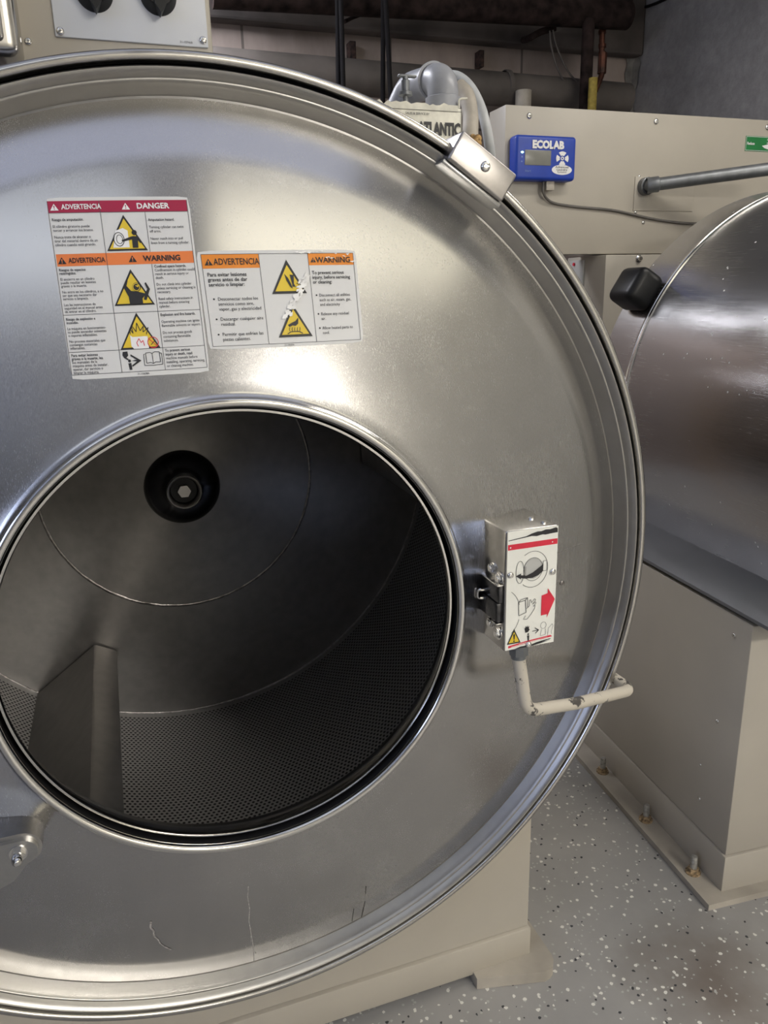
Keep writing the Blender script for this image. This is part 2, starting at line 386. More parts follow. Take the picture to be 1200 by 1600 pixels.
# flat artwork: polygons in a 2D sheet, mapped onto any surface
def glyphs(text, size, bold=0, sx=1, align='LEFT', shear=0, lead=1.0):
    cu = bpy.data.curves.new('t', 'FONT'); cu.body = text; cu.size = size; cu.offset = bold*size; cu.align_x = align
    cu.shear = shear; cu.space_line = lead; cu.resolution_u = 2; cu.fill_mode = 'FRONT'
    ob = bpy.data.objects.new('t', cu); COL.objects.link(ob)
    dg = bpy.context.evaluated_depsgraph_get(); dg.update()
    me = bpy.data.meshes.new_from_object(ob.evaluated_get(dg))
    V = [(v.co.x*sx, v.co.y) for v in me.vertices]; Fc = [tuple(p.vertices) for p in me.polygons]
    bpy.data.objects.remove(ob); bpy.data.curves.remove(cu); bpy.data.meshes.remove(me)
    return V, Fc
class Sheet:
    """y grows downward, like reading the label; key = (part name, material)"""
    def __init__(s): s.d = {}
    def get(s, key): return s.d.setdefault(key, ([], []))
    def add(s, key, V, Fc, lay):
        vs, fs = s.get(key); n = len(vs)
        vs += [(x, y, lay) for x, y in V]; fs += [tuple(i+n for i in f) for f in Fc]
    def rect(s, key, x0, y0, x1, y1, lay=1, step=12):
        nx = max(1, int(abs(x1-x0)/step)); ny = max(1, int(abs(y1-y0)/step))
        V = [(x0+(x1-x0)*i/nx, y0+(y1-y0)*j/ny) for j in range(ny+1) for i in range(nx+1)]
        s.add(key, V, [(j*(nx+1)+i, (j+1)*(nx+1)+i, (j+1)*(nx+1)+i+1, j*(nx+1)+i+1) for j in range(ny) for i in range(nx)], lay)
    def poly(s, key, pts, lay=2):
        from mathutils.geometry import tessellate_polygon
        tr = tessellate_polygon([[Vector((x, y, 0)) for x, y in pts]]); s.add(key, list(pts), [tuple(t) for t in tr], lay)
    def disc(s, key, cx, cy, rx, ry=None, lay=2, n=24):
        ry = ry or rx; s.poly(key, [(cx+rx*cos(2*pi*k/n), cy+ry*sin(2*pi*k/n)) for k in range(n)], lay)
    def line(s, key, pts, w_, lay=3, close=False):
        if close: pts = list(pts)+[pts[0]]
        V = []; Fc = []
        for (x0, y0), (x1, y1) in zip(pts, pts[1:]):
            d = hypot(x1-x0, y1-y0) or 1; nx, ny = -(y1-y0)/d*w_/2, (x1-x0)/d*w_/2
            n = len(V); V += [(x0+nx, y0+ny), (x0-nx, y0-ny), (x1-nx, y1-ny), (x1+nx, y1+ny)]; Fc.append((n, n+1, n+2, n+3))
        s.add(key, V, Fc, lay)
    def oval(s, key, cx, cy, rx, ry, w_, lay=3, a0=0, a1=360, n=28):
        s.line(key, [(cx+rx*cos(radians(a0+(a1-a0)*k/n)), cy+ry*sin(radians(a0+(a1-a0)*k/n))) for k in range(n+1)], w_, lay)
    def text(s, key, x, y, t, size, bold=0, sx=1, align='LEFT', lay=4, shear=0, lead=1.0):
        V, Fc = glyphs(t, size, bold, sx, align, shear, lead)
        s.add(key, [(x+a, y-b_) for a, b_ in V], [f[::-1] for f in Fc], lay)
    def warn(s, cx, top, w_, h, ink, fill, name='triangle', thick=.09, mark=True):
        u_ = (round(cx), round(top))
        s.poly((name, ink, u_), [(cx, top), (cx+w_/2, top+h), (cx-w_/2, top+h)], 3)
        k = thick
        s.poly((name, fill, u_), [(cx, top+h*k*2.1), (cx+w_/2*(1-k*2.6), top+h*(1-k)), (cx-w_/2*(1-k*2.6), top+h*(1-k))], 4)
    def build(s, parent, fmap):
        out = {}
        for key, (V, Fc) in s.d.items():
            name, mat = key[0], key[1]
            me = bpy.data.meshes.new(name); me.from_pydata([fmap(*v) for v in V], [], Fc)
            out[key] = link_mesh(name, me, mat, parent, None, 0)
        return out
def sheet_parts(sh, base_part, fmap, mats_by_name=None): return sh.build(base_part, fmap)

# ------------------------------------------------------------------ the room
WX, WY, WH, WF = 2.45, 3.387, 2.6, -3.4
bm = BM(); box(bm, (-3.4, -3.6, -.05), (2.7, 3.6, 0)); struct('floor', bm, 'floor')
bm = BM(); box(bm, (-3.4, -3.6, WH), (2.7, 3.6, WH+.1)); struct('ceiling', bm, 'ceil')
bm = BM(); box(bm, (-3.4, WY, 0), (2.7, 3.6, WH)); struct('wall_back', bm, 'wall')
bm = BM(); box(bm, (WX, 1.2, 0), (2.7, WY, WH)); struct('wall_right', bm, 'concrete')
bm = BM(); box(bm, (WX, -3.6, 0), (2.7, 1.2, WH)); struct('wall_right', bm, 'roomwall')  # unseen stretch, made pale to brighten its reflection in the front panel
bm = BM(); box(bm, (-3.4, WF, 0), (-3.2, WY, WH)); struct('wall_left', bm, 'dimwall')
bm = BM(); box(bm, (-3.4, -3.6, 0), (WX, WF, WH)); struct('wall_front', bm, 'roomwall')
# pale strip of mortar in the corner between the two walls
bm = BM()
zz = [i*.04 for i in range(0, 66)]
A = [bm.verts.new((WX-.05-random.uniform(-.012, .018), WY-.008, z)) for z in zz]
B = [bm.verts.new((WX-.006, WY-.045+random.uniform(-.02, .03), z)) for z in zz]
C_ = [bm.verts.new((WX-.018, WY-.017, z)) for z in zz]
for k in range(len(zz)-1):
    bm.faces.new((A[k], C_[k], C_[k+1], A[k+1])); bm.faces.new((C_[k], B[k], B[k+1], C_[k+1]))
MT['mortar'] = plain('pale_mortar', (.20, .19, .175), .8, 0, .2, 20, .5, 60)
o = struct('trim_1', bm, 'mortar')

# unseen ceiling fixtures: some read off reflections, others added for their light
def fixture(x, y, lx, ly, power, col, label):
    t = thing('ceiling_light', (x, y, WH-.12), label, 'light', 0, 'ceiling lights of the laundry room')
    bm = BM(); box(bm, (x-lx/2-.02, y-ly/2-.02, WH-.10), (x+lx/2+.02, y+ly/2+.02, WH), .01); part('housing', bm, 'panelwhite', t)
    bm = BM(); box(bm, (x-lx/2, y-ly/2, WH-.125), (x+lx/2, y+ly/2, WH-.10), .005)
    part('diffuser', bm, emit('lit_diffuser', col, .15*power/(pi*lx*ly)), t)
    ld = bpy.data.lights.new('lamp', 'AREA'); ld.shape = 'RECTANGLE'; ld.size = lx; ld.size_y = ly; ld.energy = power; ld.color = col
    lo = bpy.data.objects.new('lamp', ld); COL.objects.link(lo); lo.parent = t; lo.location = (0, 0, -.01)
WARM = (1, .95, .87); COOL = (.84, .90, 1)
fixture(1.65, -2.8, 1.4, .40, 112, WARM, 'long bright warm ceiling light across the aisle, farthest from the washers')  # added for overall brightness, kept clear of the front panel's reflections
fixture(1.35, -.28, 2.0, .34, 4.4, (1, .94, .76), 'wide warm ceiling panel over the aisle, nearest the right wall')
fixture(-.05, .50, 2.2, .62, 1.7, (.72, .78, 1), 'wide dim cool ceiling panel right over the front of the open washer')  # glowing panel added so that the outer flange reflects a bluish tone
fixture(-.75, -.35, 1.5, .5, 2.4, COOL, 'pale cool ceiling panel over the aisle, left of the wide warm one')
fixture(1.72, 1.03, 1.1, .24, 12.5, WARM, 'warm ceiling light over the front of the second washer')  # added to brighten the floor and the cabinet behind
fixture(.02, 2.72, .20, .95, 24, (.92, .93, 1), 'narrow cool ceiling light over the back of the open washer')
bm = BM()  # unseen window, added to send bluish light into the drum
for a, b_ in (((-3.2, -2.25, 1.25), (-3.15, -.15, 1.3)), ((-3.2, -2.25, 2.2), (-3.15, -.15, 2.25)), ((-3.2, -2.25, 1.3), (-3.15, -2.2, 2.2)), ((-3.2, -.2, 1.3), (-3.15, -.15, 2.2)), ((-3.2, -1.22, 1.3), (-3.16, -1.18, 2.2))): box(bm, a, b_)
fr_ = struct('window_1', bm, 'dullsteel')
bm = BM(); box(bm, (-3.205, -2.2, 1.3), (-3.185, -.2, 2.2)); link_mesh('pane', finish(bm), emit('daylit_pane', (.60, .70, 1), 4.0), fr_, Vector((0, 0, 0)), 0)

# ------------------------------------------------------------------ main washer
AX, AZ = .1056, CH-.3823
def O(y=0): return Vector((AX, y, AZ))
CREASE = .530
def face_y(r):
    if r <= CREASE: return .822+.33*(r-.285)+.14*max(0, r-.285)**2
    return face_y(CREASE)+.56*(r-CREASE)
def on_face(px, py, off=0):
    """where the sight line of a pixel meets the dished panel"""
    Y = .85
    for _ in range(25):
        p = at(px, py, Y); Y = face_y(hypot(p.x-AX, p.z-AZ))-off
    return at(px, py, Y)
washer = thing('washing_machine', (AX, 1.4, 0), 'large stainless front-loading washer with open round drum, filling the left of the view', 'washing machine', 0, 'stainless washers in the row')
# dished front panel
prof = [(.2785, .8165), (.281, .820), (.285, .822)]
prof += [(.285+(CREASE-.285)*k/24, face_y(.285+(CREASE-.285)*k/24)) for k in range(1, 25)]
prof += [(CREASE+(.590-CREASE)*k/10, face_y(CREASE+(.590-CREASE)*k/10)) for k in range(1, 11)]
yE = face_y(.590)
bm = BM(); lathe(bm, O(), (0, 1, 0), prof, 256); fp = part('front_panel', bm, 'front', washer, 60, 'brushed steel front panel')
# rim: rolled edge, black gap, outer band
bm = BM(); lathe(bm, O(), (0, 1, 0), [(.590, yE), (.5925, yE+.0005), (.5955, yE-.004), (.5985, yE-.009), (.6015, yE-.014), (.603, yE-.0175), (.6045, yE-.0185), (.606, yE-.0180), (.608, yE-.0205), (.6115, yE-.0265), (.6145, yE-.0275), (.6160, yE-.0245), (.6163, yE-.018), (.6163, yE+.02)], 256); part('rolled_edge', bm, 'edge', washer, 60, 'bright rolled steel edge')
bm = BM(); lathe(bm, O(), (0, 1, 0), [(.6163, yE+.02), (.6168, yE-.008), (.6200, yE-.010), (.6206, yE+.02)], 256); part('rim_gasket', bm, 'rubber', washer, 60, 'black rubber gasket')
bp = [(.6208, yE+.02), (.6206, yE-.020), (.6216, yE-.0265), (.6245, yE-.028), (.6285, yE-.0275), (.6308, yE-.026), (.6320, yE-.021), (.6320, yE+.012), (.630, yE+.02), (.6208, yE+.02)]
bm = BM(); lathe(bm, O(), (0, 1, 0), bp, 256); part('rim_band', bm, 'rim', washer, 60, 'bright steel clamp band')
# shell behind
bm = BM(); lathe(bm, O(), (0, 1, 0), [(.6158, yE+.018), (.6158, 1.90), (.60, 1.915), (.2, 1.93), (0, 1.93)], 160); part('outer_shell', bm, 'neighbour', washer, 40)
# opening beads
bm = BM(); ring(bm, O(.814), .2742, .0056, 14, 220); part('opening_rim', bm, 'bead', washer, 60, 'polished rolled steel rim')
bm = BM(); lathe(bm, O(), (0, 1, 0), [(.2700, .816), (.2702, .826), (.274, .840), (.274, .860)], 200); part('opening_collar', bm, 'rubber', washer, 60)
# basket
basket_p = BM()
uvl = basket_p.loops.layers.uv.new('UVMap')
RB = .598; Y0b, Y1b = .985, 1.745
nseg = 220
rows = []
for j in range(9):
    y = Y1b+(Y0b-Y1b)*j/8
    rows.append([basket_p.verts.new((AX+RB*cos(2*pi*k/nseg), y, AZ+RB*sin(2*pi*k/nseg))) for k in range(nseg)])
for j in range(8):
    for k in range(nseg):
        f = basket_p.faces.new((rows[j][k], rows[j][(k+1) % nseg], rows[j+1][(k+1) % nseg], rows[j+1][k]))
        uvv = [(2*pi*k/nseg*RB, j), (2*pi*(k+1)/nseg*RB, j), (2*pi*(k+1)/nseg*RB, j+1), (2*pi*k/nseg*RB, j+1)]
        for lp, (u_, jj) in zip(f.loops, uvv): lp[uvl].uv = (u_, (Y0b-Y1b)*jj/8)
me = bpy.data.meshes.new('mesh'); basket_p.to_mesh(me); basket_p.free()
basket = link_mesh('drum', me, 'perf', washer, None, 60, 'dark perforated steel drum wall')
bm = BM(); lathe(bm, O(), (0, 1, 0), [(.2655, .833), (.2630, .8325), (.2618, .8285), (.2630, .8250), (.2655, .8248), (.2668, .829), (.2672, .842), (.2740, .862), (.40, .905), (RB, .986)], 200); part('drum_lip', bm, 'bead', basket, 60, 'bright steel drum lip')
def cone_y(r):
    if r <= .288: return 1.600+(1.664-1.600)*(r-.05)/(.288-.05)
    return 1.664+(1.742-1.664)*(r-.288)/(.598-.288)
bm = BM(); lathe(bm, O(), (0, 1, 0), [(.05, cone_y(.05))]+[(.05+.238*k/10, cone_y(.05+.238*k/10)) for k in range(1, 11)]+[(.288+.31*k/10, cone_y(.288+.31*k/10)+.004*sin(pi*k/10)) for k in range(1, 11)], 200)
part('drum_back', bm, 'drum', basket, 30, 'smooth conical steel back wall')
for R_, y_ in ((.288, 1.6635), (.597, 1.741)):
    bm = BM(); ring(bm, O(y_), R_, .0032, 8, 200, .5)
    for v in bm.verts: v.co += Vector((random.uniform(-1, 1), random.uniform(-1, 1), random.uniform(-1, 1)))*.0005
    part('weld_seam', bm, 'weld', basket, 60)
# hub: dished black boss, steel collar, hex bolt
hy = 1.598
bm = BM(); lathe(bm, O(hy), (0, -1, 0), [(.078, -.006), (.0765, .002), (.073, .010), (.062, .022), (.048, .031), (.036, .036), (.030, .037)], 64); part('hub', bm, 'hubm' if 'hubm' in MT else 'black', basket, 60, 'glossy black hub boss')
bm = BM(); lathe(bm, O(hy-.036), (0, -1, 0), [(.036, -.004), (.036, .004), (.034, .007), (.031, .006), (.0285, 0), (.0278, -.008)], 64); part('hub_collar', bm, 'drum', basket, 50)
bm = BM(); lathe(bm, O(hy-.036), (0, -1, 0), [(.0282, -.006), (.026, -.010), (0, -.010)], 40); part('hub_recess', bm, 'rubber', basket, 50)
bm = BM(); cyl(bm, O(hy-.024), O(hy-.038), .0145, .0135, 6); part('hub_bolt', bm, 'drum', basket, 20)
# three lifters, 120 degrees apart
for th in (-117.6, 2.4, 122.4):
    t = radians(th); er = Vector((cos(t), 0, sin(t))); et = Vector((-sin(t), 0, cos(t)))
    bm = BM(); rows = []
    for yb, yt, rt in ((1.00, .985, .415), (1.738, 1.697, .424)):
        P_ = [(RB-.003, -.095, yb), (rt+.012, -.031, yt), (rt+.002, -.026, yt), (rt, -.020, yt), (rt, .020, yt), (rt+.002, .026, yt), (rt+.012, .031, yt), (RB-.003, .070, yb)]
        rows.append([bm.verts.new(O(y)+er*r_+et*s_) for r_, s_, y in P_])
    for k in range(7): bm.faces.new((rows[0][k], rows[0][k+1], rows[1][k+1], rows[1][k]))
    bm.faces.new(rows[0][::-1]); bm.faces.new(rows[1])
    part('lifter', bm, 'drum', basket, 30)

# base cabinet of the main washer
bm = BM()
sec = [(-.42, .085), (.622, .085), (.622, .44)]
a0_ = math.acos((.60-AX)/.619)
sec += [(AX+.619*cos(-a0_-(pi-2*a0_)*k/40), AZ+.619*sin(-a0_-(pi-2*a0_)*k/40)) for k in range(41)]
sec += [(-.42, .44)]
A = [bm.verts.new((x, 1.03, z)) for x, z in sec]; B = [bm.verts.new((x, 1.85, z)) for x, z in sec]
bm.faces.new(A); bm.faces.new(B[::-1])
for k in range(len(sec)): bm.faces.new((A[k], B[k], B[(k+1) % len(sec)], A[(k+1) % len(sec)]))
part('base_cabinet', bm, 'beige', washer, 35, 'beige enamelled base cabinet')
bm = BM(); box(bm, (-.424, 1.022, .016), (.626, 1.85, .084), .004); part('base_skirt', bm, 'beige', washer)
# anchor foot with a rounded corner
bm = BM()
pts = [(.505, 1.006), (.505, 1.30)] + [(.662, 1.30)] + [(.662-.03+.03*cos(a), 1.036-.03+.03*sin(a)) for a in [radians(x) for x in (0, -22, -45, -67, -90)]]
vs0 = [bm.verts.new((x, y, 0)) for x, y in pts]; vs1 = [bm.verts.new((x, y, .024)) for x, y in pts]
bm.faces.new(vs0[::-1]); bm.faces.new(vs1)
for k in range(len(pts)): bm.faces.new((vs0[k], vs0[(k+1) % len(pts)], vs1[(k+1) % len(pts)], vs1[k]))
part('anchor_plate', bm, 'beige_dark', washer, 35)
bm = BM(); box(bm, (-.424, 1.03, 0), (-.27, 1.30, .024), .002); part('anchor_plate', bm, 'beige_dark', washer, 35)
# control box on top
bm = BM(); box(bm, (-.075, 1.05, AZ+.60), (.156, 1.32, 1.78), .004); part('control_box', bm, 'beige', washer, 35, 'beige control box')
cp = None
bm = BM(); box(bm, (-.021, 1.046, CH+.287), (.150, 1.0505, 1.74), .0012)
cp = part('control_panel', bm, 'panelwhite', washer, 35, 'pale grey control panel plate')
for px, py in ((94, 49), (317, 63)):
    p = at(px, py, 1.046); bm = BM(); screw(bm, p, (0, -1, 0), .0045, .003); part('screw', bm, 'chrome', cp)
for px, py in ((147, -12), (247, -6)):
    p = at(px, py, 1.046); bm = BM()
    lathe(bm, p, (0, -1, 0), [(.0205, 0), (.0205, .003), (.0185, .006), (.0165, .018), (.0150, .020), (0, .0205)], 40)
    # pointed grip
    vs = [bm.verts.new(p+Vector((x, y, z))) for y in (-.004, -.024) for x, z in ((-.006, .017), (.006, .017), (.0065, -.014), (0, -.0235), (-.0065, -.014))]
    bm.faces.new(vs[:5][::-1]); bm.faces.new(vs[5:])
    for k in range(5): bm.faces.new((vs[k], vs[(k+1) % 5], vs[5+(k+1) % 5], vs[5+k]))
    part('selector_knob', bm, 'black', cp)
sh = Sheet(); sh.text(('printed_code', 'greyink'), 0, 0, '31-10746B', 3.4)
pc = at(281, 67, 1.0455); sh.build(cp, lambda x, y, l: (pc.x+x*.001, pc.y-.0004, pc.z-y*.001))
# stainless dispenser box at the upper left
bm = BM(); p = at(41, 96, 1.0)
box(bm, (p.x-.22, .995, p.z+.004), (p.x-.004, 1.20, 1.80), .012, 4); box(bm, (p.x-.21, .988, p.z+.016), (p.x-.018, 1.0, 1.77), .006, 3)
part('dispenser_box', bm, 'rim', washer, 40, 'brushed steel dispenser box')
bm = BM(); p = at(44, 65, 1.05); screw(bm, p, (0, -1, 0), .004, .003); part('screw', bm, 'chrome', washer)

# clamp bracket on the rim band
bc = at(755, 261, .899); th = atan2(bc.z-AZ, bc.x-AX); rc = hypot(bc.x-AX, bc.z-AZ); er = Vector((cos(th), 0, sin(th))); et = Vector((-sin(th), 0, cos(th)))
Mb = Matrix((et, Vector((0, 1, 0)), er)).transposed().to_4x4(); Mb.translation = O(0)
bm = BM(); box(bm, (-.0435, .899, rc-.018), (.0435, .966, rc+.019), .003, 3, Mb)
br_ = part('band_clamp', bm, 'clampst', washer, 35, 'folded steel clamp bracket')
bm = BM(); screw(bm, O(.899)+er*(rc+.002)+et*(-.002), (0, -1, 0), .0062, .0035, 'slot'); part('screw', bm, 'chrome', br_)
bm = BM(); box(bm, (-.046, .905, rc-.024), (.046, .966, rc-.018), .002, 2, Mb); part('clamp_lip', bm, 'dullsteel', br_)

# hinge fitting at the lower left
def tab(bm, pts, y0, y1):
    a = [bm.verts.new((x, y0, z)) for x, z in pts]; b_ = [bm.verts.new((x, y1, z)) for x, z in pts]
    bm.faces.new(a); bm.faces.new(b_[::-1])
    for k in range(len(pts)): bm.faces.new((a[k], b_[k], b_[(k+1) % len(pts)], a[(k+1) % len(pts)]))
hc = at(34, 1326, .800)
pts = [(hc.x+.021*cos(radians(a)), hc.z+.019*sin(radians(a))) for a in range(-75, 91, 15)] + [(hc.x-.20, hc.z+.019), (hc.x-.20, hc.z-.05), (hc.x-.03, hc.z-.045)]
bm = BM(); tab(bm, pts, .800, .866); hg = part('hinge_bracket', bm, 'rim', washer, 35, 'steel hinge bracket, mostly cut off by the left edge')
pts = [(hc.x+.0165*cos(radians(a)), hc.z-.002+.015*sin(radians(a))) for a in range(-75, 91, 15)] + [(hc.x-.018, hc.z+.013), (hc.x-.19, hc.z+.006), (hc.x-.05, hc.z-.05), (hc.x-.012, hc.z-.035)]
bm = BM(); tab(bm, pts, .795, .801); part('hinge_plate', bm, 'dullsteel', hg, 35)
h2 = Vector((hc.x-.003, .795, hc.z-.001))
bm = BM(); lathe(bm, h2, (0, -1, 0), [(.0095, 0), (.0095, .0015), (.005, .0015)], 32); part('washer', bm, 'chrome', hg)
bm = BM(); cyl(bm, h2+Vector((0, -.001, 0)), h2+Vector((0, -.008, 0)), .0075, .0072, 6)
lathe(bm, h2+Vector((0, -.008, 0)), (0, -1, 0), [(.0062, 0), (.0060, .004), (.0048, .008), (.0025, .0105), (0, .011)], 24); part('acorn_nut', bm, 'chrome', hg, 30)

# dried drips and a smudge on the lower front
MT['residue'] = plain('dried_residue', (.42, .40, .38), .6, 0, .3, 300)
MT['grime'] = plain('dark_grime', (.06, .055, .05), .6, 0, .3, 300)
fpx = lambda x, y, l: tuple(on_face(x, y, .0005))
for mt_, w_, pts in (('residue', 1.3, ((388, 1384), (387, 1402), (390, 1420), (389, 1440), (393, 1462), (396, 1480), (397, 1506))), ('residue', .8, ((392, 1448), (392, 1470), (400, 1490))),
                     ('residue', 3.0, ((236, 1440), (235, 1450), (240, 1454), (241, 1463))), ('residue', 2.0, ((241, 1463), (247, 1468), (250, 1474))), ('residue', 1.6, ((250, 1474), (258, 1480), (268, 1484))), ('grime', 1.2, ((572, 1385), (570, 1410), (562, 1448))), ('grime', .8, ((553, 1420), (550, 1440)))):
    sh = Sheet(); sh.line(('dried_drip', mt_), pts, w_, 1); sh.build(washer, fpx)

# ---- door latch box
LX0, LX1, LZ0, LZ1, LY = .4235, .4950, CH-.4400, CH-.2810, .780
bm = BM(); box(bm, (LX0-.001, LY, LZ0), (LX1, .880, LZ1), .0022, 3)
latch = part('latch_box', bm, 'rim', washer, 35, 'steel door latch box with a white label')
sh = Sheet()                                   # label: 70 wide x 158 tall
K = 'label_sheet'
sh.rect((K, 'boxwhite'), 1, 1, 69.5, 157, 0, 20)
sh.poly(('black_scuff', 'ink'), [(2, 11.6), (26, 9), (33, 6.5), (41, 4.8), (46, 5.2), (52, 3.6), (58, 4.2), (66, 2.6), (68.5, 4), (68.8, 9.2), (60, 9.6), (52, 10.2), (48, 9.4), (40, 10.6), (33, 9.6), (26, 10.3), (2, 12.4)], 2)
sh.rect(('red_stripe', 'red'), 1.6, 17.2, 69, 24.3, 1)
sh.disc(('print_white', 'textwhite'), 5, 21, 1, 1, 2, 10); sh.disc(('print_white', 'textwhite'), 62, 21, .8, .8, 2, 10)
ln = ('diagram_lines', 'ink')
sh.oval(ln, 36, 53, 20.5, 23.5, .55, a0=-125, a1=130, n=40)
sh.disc(('diagram_fill', 'lcdlight'), 36.5, 54, 12.5, 14.5, 2, 30) if False else sh.disc(('diagram_fill', 'panelgrey'), 36.5, 52, 12, 13.5, 2, 30)
sh.oval(ln, 36.5, 53, 13, 15, .5)
sh.oval(ln, 18.5, 54.5, 5.4, 14.5, .55)
sh.rect(('diagram_box', 'boxwhite'), 50, 44, 55, 57, 3); sh.line(ln, [(50, 44), (55, 44), (55, 57), (50, 57)], .5, 4, True)
sh.poly(('black_arrow', 'ink'), [(13, 58.5), (20, 56), (19.5, 58.2), (27, 60), (36, 57), (50, 48), (50, 57), (44, 61.5), (36, 64), (27, 63.8), (19.5, 62), (20, 64)], 5)
sh.line(ln, [(24, 48), (24, 60)], .8, 4); sh.line(ln, [(26, 48), (26, 60)], .5, 4)
sh.oval(ln, -4, 107, 24, 32, .45, a0=-62, a1=-18, n=14); sh.oval(ln, -4, 107, 24, 32, .45, a0=18, a1=58, n=14)
sh.line(ln, [(17.5, 94), (27, 92.5), (28.5, 109), (18.5, 112)], .7, 4, True); sh.line(ln, [(17.5, 94), (20.5, 91), (30, 89.5), (27, 92.5)], .6, 4); sh.line(ln, [(30, 89.5), (30.5, 103)], .6, 4)
sh.line(ln, [(28, 113), (25, 118), (30, 118.5), (36, 112), (40, 106), (41, 102), (38, 102.5), (42, 99), (41.5, 97), (37, 99.5), (41.5, 94.5), (40, 92.5), (35.5, 97), (34.5, 93), (32.5, 93.5), (33, 101), (29, 104)], .5, 4)
sh.poly(('red_arrow', 'red'), [(49.5, 90), (58, 88), (58, 81.5), (68.5, 97.5), (58, 121), (58, 116.5), (49.5, 117)], 3)
sh.warn(12.5, 129, 19, 20, 'ink', 'yellow', 'hazard_triangle', .09)
sh.poly(('exclamation_mark', 'ink'), [(11.2, 136), (13.8, 136), (13.1, 143.4), (11.9, 143.4)], 5); sh.disc(('exclamation_mark', 'ink'), 12.5, 145.4, 1.1, 1.1, 5, 10)
sh.poly(('hand_pictogram', 'ink'), [(27, 131), (28.3, 130), (28.8, 127.5), (30, 130), (31, 127.2), (31.8, 130), (33.6, 128), (33.2, 132), (34.4, 133.5), (32, 136.5), (28.3, 137)], 3)
sh.disc(('hand_pictogram', 'ink'), 32.5, 139.5, 1.1, 1.4, 3, 10); sh.poly(('hand_pictogram', 'ink'), [(31, 141.5), (34, 141.2), (33.8, 148.5), (32, 148.5)], 3)
sh.line(('diagram_lines', 'ink'), [(38, 136.5), (46, 136.2)], .9, 4); sh.line(('diagram_lines', 'ink'), [(41.5, 132.5), (47, 136.2), (42.5, 140)], 1.0, 4)
sh.oval(('faded_print', 'greyink'), 53.5, 131, 4, 4.5, .4); sh.line(('faded_print', 'greyink'), [(51, 136), (49.5, 145), (57, 144), (56.5, 136)], .4); sh.line(('faded_print', 'greyink'), [(60, 146), (61, 136), (66, 131), (67.5, 134), (65, 142), (66, 145)], .4)
sh.poly(('red_stripe', 'red', 2), [(5, 151.4), (30, 148.6), (64.5, 146.4), (67, 148.8), (40, 151), (5, 154.4)], 1)
sh.line(('scratches', 'boxwhite'), [(9, 153.3), (30, 150.9), (50, 149.9)], .55, 2); sh.line(('scratches', 'boxwhite'), [(20, 151.0), (60, 148.3)], .3, 2)
sh.poly(('black_scuff', 'ink', 2), [(14, 156.7), (22, 154.8), (36, 155), (44, 153), (56, 151.6), (65, 150.8), (64, 152), (52, 153.6), (64, 153.2), (50, 155.4), (40, 156.6), (30, 157.2)], 2)
MT['panelgrey'] = plain('pale_grey_print', (.46, .46, .44), .4, 0, .02, 30)
sx_, sy_ = (LX1-LX0)/70, (LZ1-LZ0)/158
sh.build(latch, lambda x, y, l: (LX0+x*sx_, LY-.0003-.00018*l, LZ1-y*sy_))
for x, y in ((5.5, 56), (63.5, 60), (33, 153.5)):
    bm = BM(); screw(bm, (LX0+x*sx_, LY-.0008, LZ1-y*sy_), (0, -1, 0), .0042, .003); part('screw', bm, 'chrome', latch, 40)
for x, y in ((-.012, .805), (-.012, .823)):
    pass
for x, y in ((.483, .795), (.478, .817)):
    bm = BM(); lathe(bm, (x, y, LZ1), (0, 0, 1), [(.0045, 0), (.0045, .0015), (.0034, .0015), (.0034, .0025), (0, .003)], 12); part('screw', bm, 'chrome', latch, 30)
# left side: catch housing with bolts
xs = LX0-.001
bm = BM(); box(bm, (xs-.006, LY+.004, CH-.376), (xs+.002, .832, CH-.352), .0015)
box(bm, (xs-.0075, LY+.006, CH-.402), (xs+.002, .836, CH-.3765), .0015); part('catch_housing', bm, 'darkcast', latch, 35) if 'darkcast' in MT else None
if 'darkcast' not in MT:
    MT['darkcast'] = plain('dark_cast_steel', (.09, .09, .095), .22, .9, .3, 60)
    link = part('catch_housing', bm, 'darkcast', latch, 35, 'dark steel catch housing')
bm = BM(); box(bm, (xs-.0085, LY+.003, CH-.3525), (xs+.001, .833, CH-.3505), .0006); part('catch_edge', bm, 'chrome', latch, 35)
bm = BM(); box(bm, (xs-.009, LY+.004, CH-.404), (xs+.001, .80, CH-.4025), .0006); part('catch_edge', bm, 'chrome', latch, 35)
bm = BM(); tube(bm, fillet([(xs-.001, .823, CH-.372), (xs-.014, .826, CH-.371), (xs-.014, .826, CH-.382), (xs-.001, .823, CH-.383)], .004), .0022, 10); part('latch_pin', bm, 'chrome', latch)
for z in (CH-.342, CH-.4165):
    for y_ in (.792, .812):
        bm = BM(); q_ = Vector((xs, y_, z+(y_-.80)*.35))
        lathe(bm, q_, (-1, 0, 0), [(.0085, 0), (.0085, .0016), (.0062, .0016)], 24)
        cyl(bm, q_+Vector((-.0012, 0, 0)), q_+Vector((-.0052, 0, 0)), .0062, .0060, 6)
        lathe(bm, q_+Vector((-.0052, 0, 0)), (-1, 0, 0), [(.0042, 0), (.0038, .0016), (0, .002)], 16)
        part('bolt', bm, 'chrome', latch, 30)
